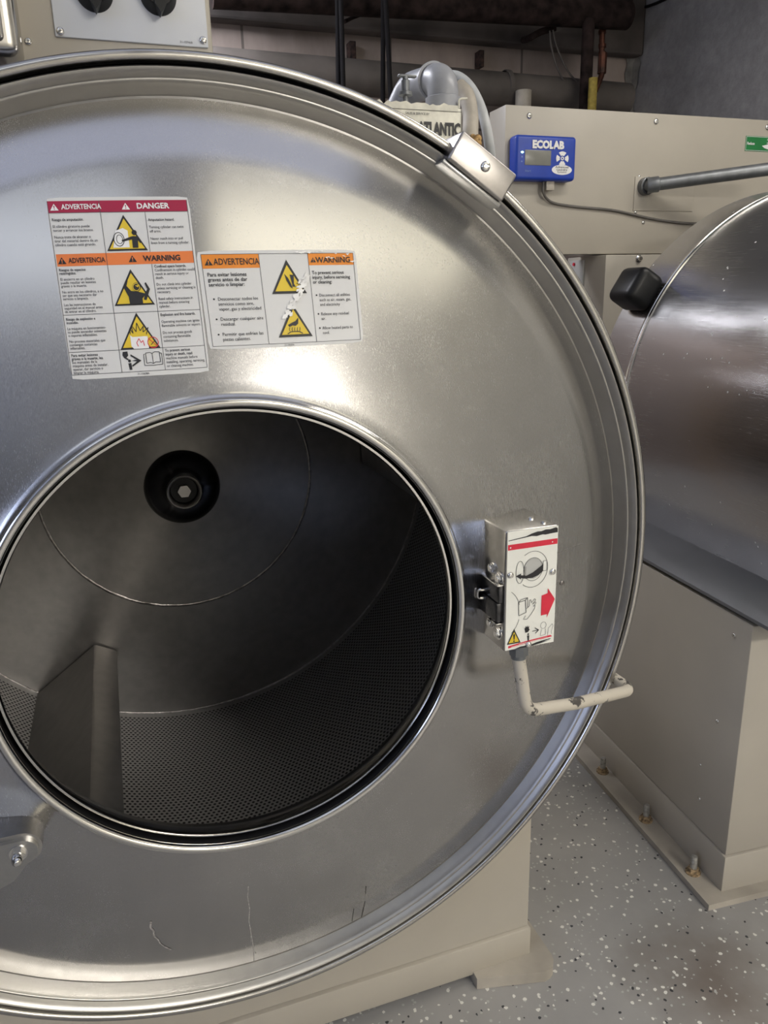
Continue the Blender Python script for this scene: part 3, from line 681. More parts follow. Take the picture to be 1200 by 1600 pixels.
# rounded backing plates on the front panel, both sides of the box
def dish_plate(name, pts, thick=.0015, mat='front', label=None):
    from mathutils.geometry import tessellate_polygon
    bm = BM(); f_ = lambda x, z, t: Vector((x, face_y(hypot(x-AX, z-AZ))-t, z))
    a = [bm.verts.new(f_(x, z, thick)) for x, z in pts]; b_ = [bm.verts.new(f_(x, z, -.002)) for x, z in pts]
    bm.faces.new(a)
    for k in range(len(pts)): bm.faces.new((a[k], b_[k], b_[(k+1) % len(pts)], a[(k+1) % len(pts)]))
    return part(name, bm, mat, washer, 35, label)
def rr(x0, z0, x1, z1, r, corners='abcd'):
    P_ = []
    for (cx, cz, a0, c) in ((x1-r, z1-r, 0, 'a'), (x0+r, z1-r, 90, 'b'), (x0+r, z0+r, 180, 'c'), (x1-r, z0+r, 270, 'd')):
        for k in range(7):
            a = radians(a0+15*k)
            if c in corners: P_.append((cx+r*cos(a), cz+r*sin(a)))
        if c not in corners: P_.append((x1 if c in 'ad' else x0, z1 if c in 'ab' else z0))
    return P_
pa, pb = on_face(871, 864), on_face(912, 950)
bpz = dish_plate('cover_plate', rr(pa.x-.05, pb.z, pb.x, pa.z, .018, 'ad'), .0015, 'front')
q_ = on_face(877, 910); bm = BM(); screw(bm, (q_.x, face_y(hypot(q_.x-AX, q_.z-AZ))-.0015, q_.z), (0, -1, 0), .0038, .002); part('screw', bm, 'weld', bpz)
# conduit from the latch box, round the rim
cpts = [at(809, 1018, .797), at(810, 1060, .797), at(822, 1111, .797), at(900, 1099, .826), at(950, 1087, .860), at(986, 1078, .893)]
e_ = cpts[5]
pth = fillet([cpts[0], cpts[2], cpts[3], cpts[4], e_, Vector((e_.x-.012, 1.03, e_.z+.006))], [.033, .05, .05, .030], 12)
bm = BM(); tube(bm, pth, .0088, 20); cd_ = part('conduit', bm, 'chipped', washer, 50, 'cream painted conduit with chipped paint')
bm = BM(); k0 = Vector((cpts[0].x+.001, .797, LZ0)); cyl(bm, k0, k0-Vector((0, 0, .006)), .0125, .0125, 24); cyl(bm, k0-Vector((0, 0, .006)), k0-Vector((0, 0, .016)), .0128, .0128, 8); cyl(bm, k0-Vector((0, 0, .016)), k0-Vector((0, 0, .022)), .0105, .010, 24)
part('conduit_fitting', bm, 'galv', cd_, 30, 'grey cast conduit fitting')

# ---- warning labels stuck on the dished front
def label_map(TL, TR, BR, BL, W, H):
    P4 = [on_face(*TL), on_face(*TR), on_face(*BR), on_face(*BL)]
    def f_(x, y, l):
        u, v = x/W, y/H
        p = P4[0]*(1-u)*(1-v)+P4[1]*u*(1-v)+P4[2]*u*v+P4[3]*(1-u)*v
        return (p.x, face_y(hypot(p.x-AX, p.z-AZ))-.0004-.00022*l, p.z)
    return f_
def sticker(name, label, W, H, r, mat, fmap, parent=washer):
    """rounded sheet of vinyl, fine mesh so that it follows the dish"""
    bm = BM(); nx, ny = 12, 14; G = {}
    for j in range(ny+1):
        for i in range(nx+1):
            x, y = W*i/nx, H*j/ny
            if (i in (0, nx)) and (j in (0, ny)): x += r*.5*(1 if i == 0 else -1); y += r*.5*(1 if j == 0 else -1)
            G[i, j] = bm.verts.new(fmap(x, y, 0))
    for j in range(ny):
        for i in range(nx): bm.faces.new((G[i, j], G[i, j+1], G[i+1, j+1], G[i+1, j]))
    me = bpy.data.meshes.new('mesh'); bm.to_mesh(me); bm.free()
    return link_mesh(name, me, mat, parent, None, 0, label)

# label 1 artwork: units are pixels of a 928 x 1200 proof
W1, H1 = 940, 1215
f1 = label_map((71, 309), (294, 307), (328, 581), (112, 594), W1, H1)
s1 = sticker('warning_label', 'taller white safety label with crimson and orange header bands', W1, H1, 16, 'white', f1)
sh = Sheet()
sh.rect(('crimson_band', 'crimson'), 6, 24, 922, 104, 1, 40)
sh.rect(('orange_band', 'orange'), 14, 380, 922, 462, 1, 40)
bl = ('grid_lines', 'greyink')
for x0, y0, x1, y1 in ((6, 24, 6, 1180), (924, 24, 924, 1180), (338, 24, 338, 1180), (632, 104, 632, 380), (632, 462, 632, 1180), (6, 1182, 924, 1182), (6, 785, 924, 785), (6, 1032, 924, 1032), (6, 104, 924, 104)):
    n_ = 8; sh.line(bl, [(x0+(x1-x0)*k/n_, y0+(y1-y0)*k/n_) for k in range(n_+1)], 3.4, 2)
def head_tri(cx, cy, c1, c2, s=1.0, nm='header_triangle'):
    u_ = (cx, cy)
    sh.poly((nm, c1, u_), [(cx, cy-24*s), (cx+27*s, cy+22*s), (cx-27*s, cy+22*s)], 3)
    sh.poly((nm, c2, u_), [(cx-4*s, cy-10*s), (cx+4*s, cy-10*s), (cx+2*s, cy+8*s), (cx-2*s, cy+8*s)], 4); sh.disc((nm, c2, u_), cx, cy+14*s, 3.4*s, 3.4*s, 4, 8)
head_tri(46, 66, 'textwhite', 'crimson'); head_tri(508, 66, 'textwhite', 'crimson')
sh.text(('header_words', 'textwhite', 1), 92, 80, 'ADVERTENCIA', 48, .022, .80); sh.text(('header_words', 'textwhite', 2), 580, 82, 'DANGER', 54, .03, 1.0)
head_tri(48, 424, 'ink', 'orange'); head_tri(508, 424, 'ink', 'orange')
sh.text(('header_words', 'ink', 3), 90, 440, 'ADVERTENCIA', 47, .022, .76); sh.text(('header_words', 'ink', 4), 580, 441, 'WARNING', 52, .03, 1.0)
tk = ('printed_text', 'ink')
def lines(x, y, items, size=27, lead=28, sx=1.0):
    tk_ = tk+((x, y),)
    for it in items:
        if it is None: y += lead*.75; continue
        bold = it.startswith('*'); sh.text(tk_, x, y, it.lstrip('*'), size, .014 if bold else .003, sx)
        y += lead
lines(20, 158, ['*Riesgo de amputación.', None, 'El cilindro giratorio puede', 'torcer y arrancar los brazos.', None, 'Nunca trate de alcanzar o', 'tirar del material dentro de un', 'cilindro cuando esté girando.'], 26, 26, .86)
lines(646, 168, ['*Amputation hazard.', None, 'Turning cylinder can twist', 'off arms.', None, 'Never reach into or pull', 'linen from a turning cylinder.'], 26, 29, .86)
lines(20, 494, ['*Riesgos de espacios', '*restringidos.', None, 'El encierro en un cilindro', 'puede resultar en lesiones', 'graves o la muerte.', None, 'No entre en los cilindros, a no', 'ser que sea necesario dar', 'servicio o limpieza.', None, 'Lea las instrucciones de', 'seguridad en el manual antes', 'de entrar en el cilindro.'], 25, 22.6, .86)
lines(646, 488, ['*Confined space hazards.', 'Confinement in cylinder could', 'result in serious injury or', 'death.', None, 'Do not climb into cylinder', 'unless servicing or cleaning is', 'necessary.', None, 'Read safety instructions in', 'manual before entering', 'cylinder.'], 26, 26, .86)
lines(20, 822, ['*Riesgo de explosión e', '*incendio.', None, 'La máquina en funcionamien-', 'to puede encender solventes', 'o vapores inflamables.', None, 'No procese materiales que', 'contengan sustancias', 'inflamables.'], 25, 22.6, .86)
lines(646, 818, ['*Explosion and fire hazards.', None, 'Operating machine can ignite', 'flammable solvents or vapors.', None, 'Do not process goods', 'containing flammable', 'substances.'], 26, 27, .86)
lines(20, 1062, ['*Para evitar lesiones', '*graves o la muerte, lea', 'los manuales de la', 'máquina antes de instalar,', 'operar, dar servicio o', 'limpiar la máquina.'], 26, 23, .86)
lines(646, 1060, ['*To prevent serious', '*injury or death, read', 'machine manuals before', 'installing, operating, servicing,', 'or cleaning machine.'], 26, 26, .86)
sh.text(tk, 440, 1204, '31-10638A', 20, 0, .9)
def tri(cx, top): sh.warn(cx, top, 270, 244, 'ink', 'yellow', 'hazard_triangle', .05)
# machine + person reaching in
tri(484, 124)
sh.poly(('machine_drawing', 'textwhite', 1), [(392, 346), (418, 232), (470, 214), (500, 232), (500, 346)], 5)
sh.oval(('pictogram', 'ink', 1), 436, 290, 34, 46, 5, 6); sh.oval(('pictogram', 'ink', 1), 440, 290, 20, 30, 4, 6)
sh.disc(('pictogram', 'ink', 1), 542, 246, 17, 18, 6, 18)
sh.poly(('pictogram', 'ink', 1), [(452, 296), (520, 272), (530, 270), (560, 272), (584, 312), (574, 320), (560, 300), (558, 350), (520, 350), (522, 292), (456, 308)], 6)
# person enclosed
tri(484, 494)
sh.poly(('pictogram', 'ink', 2), [(444, 566), (456, 572), (444, 606), (470, 640), (520, 648), (560, 660), (580, 632), (566, 590), (576, 586), (598, 632), (566, 706), (548, 702), (556, 676), (540, 694), (540, 728), (452, 728), (450, 680), (424, 616)], 6)
sh.disc(('pictogram', 'ink', 2), 510, 616, 28, 30, 7, 20); sh.oval(('pictogram_gap', 'yellow'), 508, 616, 22, 24, 5, 8); sh.poly(('pictogram_gap', 'yellow'), [(500, 606), (526, 602), (520, 618)], 8)
# fire
tri(484, 788)
sh.poly(('machine_drawing', 'textwhite', 3), [(424, 938), (424, 1012), (440, 1030), (540, 1030), (540, 950), (520, 948), (440, 950)], 5)
sh.line(('pictogram', 'ink', 3), [(426, 930), (428, 890), (446, 926), (440, 868), (468, 916), (478, 856), (496, 910), (520, 880), (514, 920), (552, 890), (534, 936)], 5, 6)
sh.line(('pictogram_red', 'red'), [(470, 1014), (462, 990), (480, 962), (492, 990), (506, 976), (512, 1012)], 5, 6); sh.oval(('pictogram_red', 'red'), 572, 992, 36, 36, 5, 6); sh.line(('pictogram_red', 'red'), [(546, 966), (598, 1018)], 5, 6)
sh.line(('pictogram', 'ink', 3), [(556, 1008), (590, 976)], 4, 6)
# hand, arrow, book
sh.poly(('pictogram', 'ink'), [(360, 1046), (392, 1044), (394, 1072), (380, 1086), (396, 1096), (386, 1102), (364, 1086), (356, 1068)], 3)
sh.disc(('pictogram', 'ink'), 398, 1108, 10, 10, 3, 12); sh.poly(('pictogram', 'ink'), [(388, 1124), (408, 1122), (410, 1168), (392, 1168)], 3)
sh.poly(('pictogram', 'ink'), [(410, 1064), (478, 1110), (414, 1148), (412, 1138), (448, 1114), (412, 1108), (446, 1102), (408, 1076)], 3)
sh.line(('book_pictogram', 'ink'), [(556, 1066), (540, 1058), (512, 1062), (512, 1130), (540, 1126), (556, 1134), (574, 1124), (606, 1126), (606, 1058), (574, 1056), (556, 1066), (556, 1134)], 4, 3)
sh.line(('book_pictogram', 'ink'), [(506, 1068), (498, 1070), (496, 1144), (556, 1146), (620, 1142), (620, 1068), (608, 1066)], 4, 3)
sh.build(s1, f1)

# label 2
W2, H2 = 1080, 650
f2 = label_map((306, 392), (555, 390), (568, 535), (327, 547), W2, H2)
s2 = sticker('warning_label', 'wider white safety label with amber headers and two yellow triangles', W2, H2, 18, 'white', f2)
sh = Sheet()
sh.rect(('amber_band', 'orange2'), 26, 24, 396, 118, 1, 40); sh.rect(('amber_band', 'orange2', 2), 730, 24, 1058, 106, 1, 40)
bl = ('grid_lines', 'greyink')
for x0, y0, x1, y1 in ((26, 24, 1058, 24), (26, 24, 26, 628), (1058, 24, 1058, 628), (396, 24, 396, 628), (730, 24, 730, 628), (26, 628, 1058, 628)):
    n_ = 8; sh.line(bl, [(x0+(x1-x0)*k/n_, y0+(y1-y0)*k/n_) for k in range(n_+1)], 3, 2)
head_tri(68, 76, 'ink', 'orange2', .95); sh.text(('header_words', 'ink', 5), 100, 94, 'ADVERTENCIA', 60, .012, .74)
head_tri(764, 70, 'ink', 'orange2', .72); sh.text(('header_words', 'ink', 6), 782, 88, 'WARNING', 54, .02, .96)
lines(50, 170, ['*Para evitar lesiones', '*graves antes de dar', '*servicio o limpiar:'], 35, 33, .92)
lines(96, 330, ['Desconectar todos los', 'servicios como aire,', 'vapor, gas y electricidad'], 31, 33, .92)
lines(96, 462, ['Descargar cualquier aire', 'residual.'], 31, 33, .92); lines(96, 562, ['Permitir que enfríen las', 'piezas calientes.'], 31, 33, .92)
lines(746, 168, ['*To prevent serious', '*injury, before servicing', '*or cleaning:'], 33, 32, .90)
lines(780, 322, ['Disconnect all utilities', 'such as air, steam, gas,', 'and electricity'], 29, 32, .88); lines(780, 450, ['Release any residual', 'air.'], 29, 32, .88); lines(780, 546, ['Allow heated parts to', 'cool.'], 29, 32, .88)
for x, y in ((72, 320), (72, 452), (72, 552), (762, 312), (762, 440), (762, 536)): sh.disc(tk, x, y, 6, 6, 3, 12)
sh.text(tk, 500, 645, '31-10639A', 17, 0, .9)
sh.warn(576, 66, 240, 230, 'ink', 'yellow', 'hazard_triangle', .075)
sh.poly(('pictogram', 'ink'), [(552, 160), (576, 192), (592, 232), (600, 262), (584, 250), (562, 206)], 6)
sh.poly(('pictogram', 'ink'), [(588, 168), (616, 170), (612, 232), (622, 250), (598, 250), (600, 232)], 6); sh.oval(('pictogram', 'ink'), 628, 240, 14, 14, 4, 6, -90, 120)
sh.warn(586, 366, 238, 222, 'ink', 'yellow', 'hazard_triangle', .075)
sh.poly(('pictogram', 'ink', 9), [(540, 506), (566, 492), (592, 482), (616, 458), (610, 500), (592, 514), (572, 510), (548, 520)], 6)
for k in range(5): sh.line(('pictogram', 'ink', 9), [(548+k*17, 548), (544+k*19, 534), (552+k*17, 524)], 4, 6)
sh.line(('pictogram', 'ink', 9), [(530, 566), (556, 552), (612, 552), (636, 566)], 6, 6)
# torn, wrinkled silver streak where the vinyl has split
for k in range(46):
    t = k/45; x = 690-160*t+random.uniform(-26, 26); y = 176+270*t+random.uniform(-16, 16); a = random.uniform(0, 3)
    sh.poly(('vinyl_tear', 'silver'), [(x, y), (x+random.uniform(8, 34), y-random.uniform(4, 20)), (x+random.uniform(8, 26), y+random.uniform(6, 20)), (x-random.uniform(2, 14), y+random.uniform(8, 22))], 9)
for k in range(22):
    x = 620+random.uniform(0, 440); y = 4+random.uniform(0, 16)+(random.uniform(10, 75) if x > 840 else 0)
    sh.poly(('vinyl_tear', 'silver'), [(x, y), (x+random.uniform(16, 44), y-random.uniform(0, 8)), (x+random.uniform(8, 30), y+random.uniform(3, 9))], 9)
sh.build(s2, f2)

# ------------------------------------------------------------------ neighbouring washer (turned slightly)
NA = -radians(4.6)
NX, NZ, NR = 1.61, CH-.325, .56
Y1n, Y2n = 1.69, 1.83
nb = thing('washing_machine', (1.56, 1.45, 0), 'second stainless washer at the right edge, seen from its left side', 'washing machine', NA, 'stainless washers in the row')
bm = BM()
lathe(bm, (NX, 0, NZ), (0, 1, 0), [(.30, 1.02), (NR-.05, 1.03), (NR, 1.06), (NR, Y2n-.006), (NR-.006, Y2n), (NR-.03, Y2n+.004), (.2, Y2n+.012), (0, Y2n+.012)], 200)
part('outer_shell', bm, 'neighbour', nb, 35, 'brushed steel cylindrical shell')
bm = BM(); lathe(bm, (NX, 0, NZ), (0, 1, 0), [(NR-.001, Y1n-.010), (NR+.003, Y1n-.008), (NR+.0035, Y1n-.002), (NR+.001, Y1n), (NR+.0035, Y1n+.002), (NR+.003, Y1n+.008), (NR-.001, Y1n+.010)], 200)
part('shell_seam', bm, 'bead', nb, 35, 'bright seam strip')
SX0, SY0 = 1.003, 1.114
bm = BM(); box(bm, (SX0, SY0, .10), (2.14, 1.76, .622), .004)
part('base_cabinet', bm, 'beige', nb, 35, 'beige enamelled base cabinet')
bm = BM(); box(bm, (SX0-.003, SY0-.004, .010), (2.143, 1.765, .099), .003); part('base_skirt', bm, 'beige', nb)
# sloping ledge along the top of the base, with a shadow gap below
bm = BM()
sec = [(SX0-.004, .633), (SX0-.004, .640), (1.115, .668), (1.30, .70), (1.30, .633)]
a = [bm.verts.new((x, 1.03, z)) for x, z in sec]; b_ = [bm.verts.new((x, 1.78, z)) for x, z in sec]
bm.faces.new(a); bm.faces.new(b_[::-1])
for k in range(5): bm.faces.new((a[k], b_[k], b_[(k+1) % 5], a[(k+1) % 5]))
part('ledge', bm, 'greyenamel', nb, 35, 'grey sloping ledge')
bm = BM(); box(bm, (SX0+.012, SY0+.01, .61), (2.128, 1.75, .64)); part('gap_filler', bm, 'rubber', nb)  # black box standing in for the shade in the gap
fl = BM()
sec = [(.951, 1.085), (1.13, 1.085), (1.13, 1.13), (SX0+.02, 1.13), (SX0+.02, 1.72), (.951, 1.72)]
A = [fl.verts.new((x, y, 0)) for x, y in sec]; B = [fl.verts.new((x, y, .014)) for x, y in sec]
fl.faces.new(A[::-1]); fl.faces.new(B)
for k in range(6): fl.faces.new((A[k], A[(k+1) % 6], B[(k+1) % 6], B[k]))
flp = part('anchor_flange', fl, 'beige_dark', nb, 35, 'scuffed beige anchor flange')
bm = BM(); box(bm, (1.118, 1.075, 0), (1.136, 1.10, .02), .004); part('weld_lump', bm, 'beige_dark', flp)
for yy in (1.175, 1.355, 1.555):
    bm = BM(); q_ = Vector((.978, yy, .014))
    lathe(bm, q_, (0, 0, 1), [(.016, 0), (.016, .003), (.010, .003)], 24); cyl(bm, q_+Vector((0, 0, .003)), q_+Vector((0, 0, .013)), .0115, .0115, 6)
    rb = part('anchor_bolt', bm, 'ochre_metal', flp, 30)
    bm = BM(); lathe(bm, q_+Vector((0, 0, .012)), (0, 0, 1), [(.0075, 0), (.0075, .026), (.006, .030), (0, .031)], 16); link_mesh('stud', finish(bm), 'stud', flp, None, 40)
def side_pt(px, py):
    d = ray(px, py); ca, sa = cos(-NA), sin(-NA)
    lx, ly = d.x*ca-d.y*sa, d.x*sa+d.y*ca; k = SX0/lx; return Vector((SX0, ly*k, d.z*k+CH))
for px, py in ((1147, 993), (1121, 1127), (1095, 1195), (1093, 1248)):
    bm = BM(); q_ = side_pt(px, py); screw(bm, q_, (-1, 0, 0), .0045 if py != 1195 else .003, .003); part('screw', bm, 'chrome', nb)
# black cap on the upper left of the shell
def nb_at(px, py, Y):
    d = ray(px, py); ca, sa = cos(-NA), sin(-NA)
    lx, ly = d.x*ca-d.y*sa, d.x*sa+d.y*ca; k = Y/ly; return Vector((lx*k, Y, d.z*k+CH))
kc = nb_at(995, 448, 1.735)
kd = Vector((kc.x-NX, 0, kc.z-NZ)).normalized(); kt = Vector((-kd.z, 0, kd.x))
Mk = Matrix((kt, Vector((0, 1, 0)), kd)).transposed().to_4x4(); Mk.translation = Vector((NX, 0, NZ))
bm = BM(); rk = hypot(kc.x-NX, kc.z-NZ)
box(bm, (-.046, 1.702, NR-.004), (.046, 1.806, NR+.072), .020, 4, Mk)
ko = part('black_cap', bm, 'black', nb, 60, 'black moulded cap on the shell')

# ------------------------------------------------------------------ beige tank cabinet behind
TY = 2.10; tl = at(790, 163, TY)
tank = thing('tank_cabinet', (1.66, 2.16, .9), 'large beige sheet-metal cabinet behind the machines, carrying the blue controller', 'cabinet')
bm = BM(); box(bm, (tl.x, TY, at(947, 397, TY).z), (2.36, 2.199, tl.z), .003); part('body', bm, 'beige', tank)
lc = at(947, 397, 2.06)
low = thing('equipment_cabinet', (1.8, 2.2, 0), 'lower beige cabinet standing behind the black cap of the second washer', 'cabinet')
bm = BM(); box(bm, (lc.x, 2.06, 0), (2.36, 2.27, lc.z-.002), .003); part('body', bm, 'beige', low)
bm = BM(); q_ = at(998, 404, 2.06); lathe(bm, q_, (0, -1, 0), [(.011, 0), (.011, .003), (.007, .006), (.006, .012), (0, .013)], 20); part('screw', bm, 'chrome', low)
# small switch plate on its dark side
sd = lc.x
def sidex(px, py, X):
    d = ray(px, py); k = X/d.x; return Vector((X, d.y*k, d.z*k+CH))
a_, b2 = sidex(893, 408, sd), sidex(913, 432, sd)
bm = BM(); box(bm, (sd-.006, b2.y, b2.z-.03), (sd, min(a_.y, 2.268), a_.z), .001); pl_ = part('switch_plate', bm, 'panelgrey', low, 35, 'pale switch plate')
bm = BM(); q_ = sidex(900, 413, sd); cyl(bm, (sd-.010, min(q_.y, 2.24), q_.z), (sd-.004, min(q_.y, 2.24), q_.z), .005, .005, 16); part('red_button', bm, 'red', pl_)
for i, (px, py, r_) in enumerate(((827, 181, .0085), (1025, 190, .0085), (1199, 199, .0085), (999, 276, .005), (993, 332, .005), (1005, 348, .006))):
    q_ = at(px, py, TY); bm = BM(); screw(bm, q_, (0, -1, 0), r_, r_*.5); part('rivet', bm, 'chrome', tank, 40)
# raised patch behind the pipe joint
a_, b2 = at(992, 276, TY), at(1040, 330, TY)
bm = BM(); box(bm, (a_.x, TY-.003, b2.z), (b2.x+.1, TY+.001, a_.z), .001); part('cover_plate', bm, 'beige', tank)
# green sticker at the right edge
a_, b2 = at(1166, 212, TY-.001), at(1240, 239, TY-.001)
bm = BM(); box(bm, (a_.x, TY-.0012, b2.z), (b2.x, TY, a_.z)); gs = part('green_label', bm, 'green', tank, 0, 'green sticker with white border and hand')
sh = Sheet(); W_ = (b2.x-a_.x)*1000; H_ = (a_.z-b2.z)*1000
sh.line(('label_print', 'textwhite'), [(2, 2), (W_-2, 2), (W_-2, H_-2), (2, H_-2)], 1, 1, True)
sh.text(('label_print', 'textwhite'), 5, H_*.58, 'Reduce', 11, .03, .9); sh.text(('label_print', 'textwhite'), W_*.42, H_*.28, 'Reduce', 8, .02, .9); sh.text(('label_print', 'textwhite'), W_*.42, H_*.5, 'Reuse', 8, .02, .9)
sh.poly(('label_print', 'textwhite'), [(W_*.33, H_*.62), (W_*.45, H_*.52), (W_*.7, H_*.58), (W_*.8, H_*.68), (W_*.66, H_*.8), (W_*.45, H_*.84), (W_*.38, H_*.76)], 1)
sh.build(gs, lambda x, y, l: (a_.x+x*.001, TY-.0014-.0003*l, a_.z-y*.001))

# grey pipe crossing in front of the cabinet
p0 = at(1019, 289, TY-.04); p1 = at(1240, 259, TY-.22)
pipe = thing('grey_pipe', (p0.x, p0.y, p0.z-.02), 'grey plastic pipe running right from an elbow on the beige cabinet', 'pipe')
bm = BM(); tube(bm, fillet([(p0.x, TY-.002, p0.z), p0, p1], .014), .0185, 20); part('run', bm, 'galv', pipe)
bm = BM(); lathe(bm, (p0.x, TY-.0005, p0.z), (0, -1, 0), [(.025, 0), (.025, .022), (.0195, .024)], 28); dd_ = (p1-p0).normalized(); lathe(bm, p0-dd_*.004, dd_, [(.0215, -.012), (.0225, -.01), (.0225, .022), (.019, .024)], 28); part('elbow', bm, 'galv', pipe)

# blue dispenser controller
ea, eb = at(807, 209, TY-.045), at(899, 283, TY-.045)
eco = thing('controller', ((ea.x+eb.x)/2, TY-.001, eb.z), 'blue wall controller with grey display and white lettering on the beige cabinet', 'controller')
bm = BM(); box(bm, (ea.x, TY-.045, eb.z), (eb.x, TY-.0005, ea.z), .010, 4); part('housing', bm, 'blue', eco)
ew = (eb.x-ea.x); eh = (ea.z-eb.z)
ef = lambda x, y, l: (ea.x+ew*(x-150)/(1095-150), TY-.0455-.0004*l, ea.z-eh*(y-200)/(930-200))
bm = BM(); A_ = ef(285, 445, 0); B_ = ef(690, 690, 0); box(bm, (A_[0], TY-.0465, B_[2]), (B_[0], TY-.040, A_[2]), .0008); part('display', bm, 'lcd', eco, 35, 'grey display')
sh = Sheet()
sh.text(('lettering', 'textwhite'), 392, 410, 'ECOLAB', 168, .06, .78)
for (a0, a1) in ((-135, -45), (-38, 38), (142, 218), (50, 130)):
    r_i, r_o = 42, 104
    rx = 1.0; ry = 1.1
    am = (a0+a1)/2
    P_ = [(870+r_o*cos(radians(a0+8+(a1-a0-16)*k/8))*(.95), 565+r_o*ry*sin(radians(a0+8+(a1-a0-16)*k/8))) for k in range(9)]
    P_ += [(870+r_i*cos(radians(a1-12-(a1-a0-24)*k/5)), 565+r_i*ry*sin(radians(a1-12-(a1-a0-24)*k/5))) for k in range(6)]
    sh.poly(('button', 'textwhite'), P_, 1)
sh.oval(('button', 'textwhite'), 870, 565, 18, 24, 16, 1)
sh.disc(('badge', 'textwhite'), 868, 752, 160, 82, 1, 36)
sh.text(('badge_words', 'greyink'), 868, 722, 'Advanced', 44, .02, 1.2, 'CENTER', 2); sh.text(('badge_words', 'greyink'), 868, 764, 'Laundry', 44, .02, 1.2, 'CENTER', 2); sh.text(('badge_words', 'greyink'), 868, 800, 'Systems', 38, .01, 1.2, 'CENTER', 2)
MT['paleink'] = plain('pale_blue_ink', (.16, .24, .52), .4)
sh.text(('small_print', 'paleink'), 285, 800, 'Start', 50, .01, 1); sh.disc(('small_print', 'paleink'), 240, 560, 12, 16, 1, 10); sh.disc(('small_print', 'paleink'), 238, 635, 12, 14, 1, 10)
sh.disc(('indicator', 'led'), 243, 486, 22, 17, 1, 14)
sh.build(eco, ef)
# cable below it
c0 = at(856, 290, TY-.02)
dc = thing('data_cable', (c0.x, c0.y, c0.z-.08), 'thin grey cable hanging under the blue controller and running right', 'cable')
bm = BM(); box(bm, (c0.x-.010, TY-.03, c0.z-.014), (c0.x+.016, TY-.012, c0.z+.016), .002); part('plug', bm, 'cream_pipe', dc, 35, 'pale plastic plug')
cp_ = [at(x, y, Y) for x, y, Y in ((849, 284, TY-.02), (849, 300, TY-.02), (855, 311, TY-.012), (868, 318, TY-.006), (900, 323, TY-.005), (960, 329, TY-.005), (1010, 340, TY-.005), (1060, 348, TY-.005), (1120, 350, TY-.02))]
bm = BM(); tube(bm, catmull(cp_, 8), .0038, 8); part('cord', bm, 'wire', dc)

# ------------------------------------------------------------------ supply box with sign, elbow and hoses behind the main washer
BY = 1.60
tlb, trb = at(585, 160, BY), at(722, 170, BY); bz = 1.475
sb = thing('supply_box', ((tlb.x+trb.x)/2, BY+.06, bz), 'cream box with black ATLANTIC lettering behind the washer rim', 'box')
bm = BM(); box(bm, (tlb.x, BY, bz), (trb.x, BY+.14, trb.z), .002); part('body', bm, 'signwhite', sb)
bm = BM(); zt = trb.z
pr_ = []
xx = tlb.x
while xx < trb.x: pr_.append((xx, zt+random.uniform(.001, .009))); xx += random.uniform(.006, .014)
lo = [bm.verts.new((x, BY-.001, zt-.006)) for x, z in pr_]; hi = [bm.verts.new((x, BY-.0015, z)) for x, z in pr_]; hb = [bm.verts.new((x, BY+.02, z-.003)) for x, z in pr_]
for k in range(len(pr_)-1): bm.faces.new((lo[k], lo[k+1], hi[k+1], hi[k])); bm.faces.new((hi[k], hi[k+1], hb[k+1], hb[k]))
part('torn_edge', bm, 'signwhite', sb)
sh = Sheet()
u0 = at(662, 200, BY); kx = (trb.x-u0.x)/60
# artwork in photo-sized units, origin at the right top corner of the box face
kk = (at(716, 200, BY).x-at(616, 200, BY).x)/100
sh.text(('lettering', 'ink'), -3, 36, 'UNITED ATLANTIC', 22.5, .05, .62, 'RIGHT')
sh.text(('lettering', 'ink'), -4, 54, 'SALES - PARTS - SERVICE', 6.5, .02, .85, 'RIGHT')
sh.text(('lettering', 'ink'), -52, 11, 'SALES & SERVICE BY', 4.2, .01, 1, 'RIGHT')
sh.line(('border_line', 'ink'), [(-1.5, 1), (-1.5, 90)], .7, 1); sh.line(('border_line', 'ink'), [(-110, 4.5), (-1.5, 4.5)], .5, 1)
sh.build(sb, lambda x, y, l: (trb.x+x*kk, BY-.0006-.0003*l, trb.z-y*kk))
# elbow
eb0 = at(695, 172, BY+.07)
el = thing('pipe_elbow', (eb0.x, BY+.07, trb.z), 'fat grey plastic elbow pipe rising from the cream box', 'pipe')
bm = BM(); r_ = .033
ctr = at(692, 126, BY+.07)
far = at(640, 138, BY+.24)
pth = fillet([Vector((ctr.x, BY+.07, trb.z+.001)), Vector((ctr.x, BY+.07, ctr.z+.004)), far, far+Vector((-.05, .06, -.12))], .036, 12)
tube(bm, pth, r_, 28); part('bend', bm, 'pvc', el, 50)
bm = BM(); lathe(bm, (ctr.x, BY+.07, trb.z+.012), (0, 0, 1), [(.034, 0), (.0375, .001), (.0375, .022), (.034, .024)], 32)
dd_ = (far-Vector((ctr.x, BY+.07, ctr.z+.004))).normalized()
lathe(bm, Vector((ctr.x, BY+.07, ctr.z+.004))+dd_*.045, dd_, [(.034, -.004), (.039, -.003), (.039, .003), (.034, .004)], 32); part('collar', bm, 'pvc', el, 40)
# small valve beside it
v0 = at(634, 166, BY+.05)
vv = thing('valve', (v0.x, v0.y, v0.z-.01), 'small grey tap with a flat handle left of the fat elbow pipe', 'valve')
bm = BM(); lathe(bm, v0, (0, 0, 1), [(.006, -.02), (.006, .018), (.015, .020), (.015, .026), (.009, .028), (.009, .048), (.006, .05), (.006, .056), (0, .056)], 20); part('stem', bm, 'galv', vv)
bm = BM(); box(bm, (v0.x-.016, v0.y-.006, v0.z+.054), (v0.x+.024, v0.y+.006, v0.z+.059), .002); part('handle', bm, 'galv', vv)
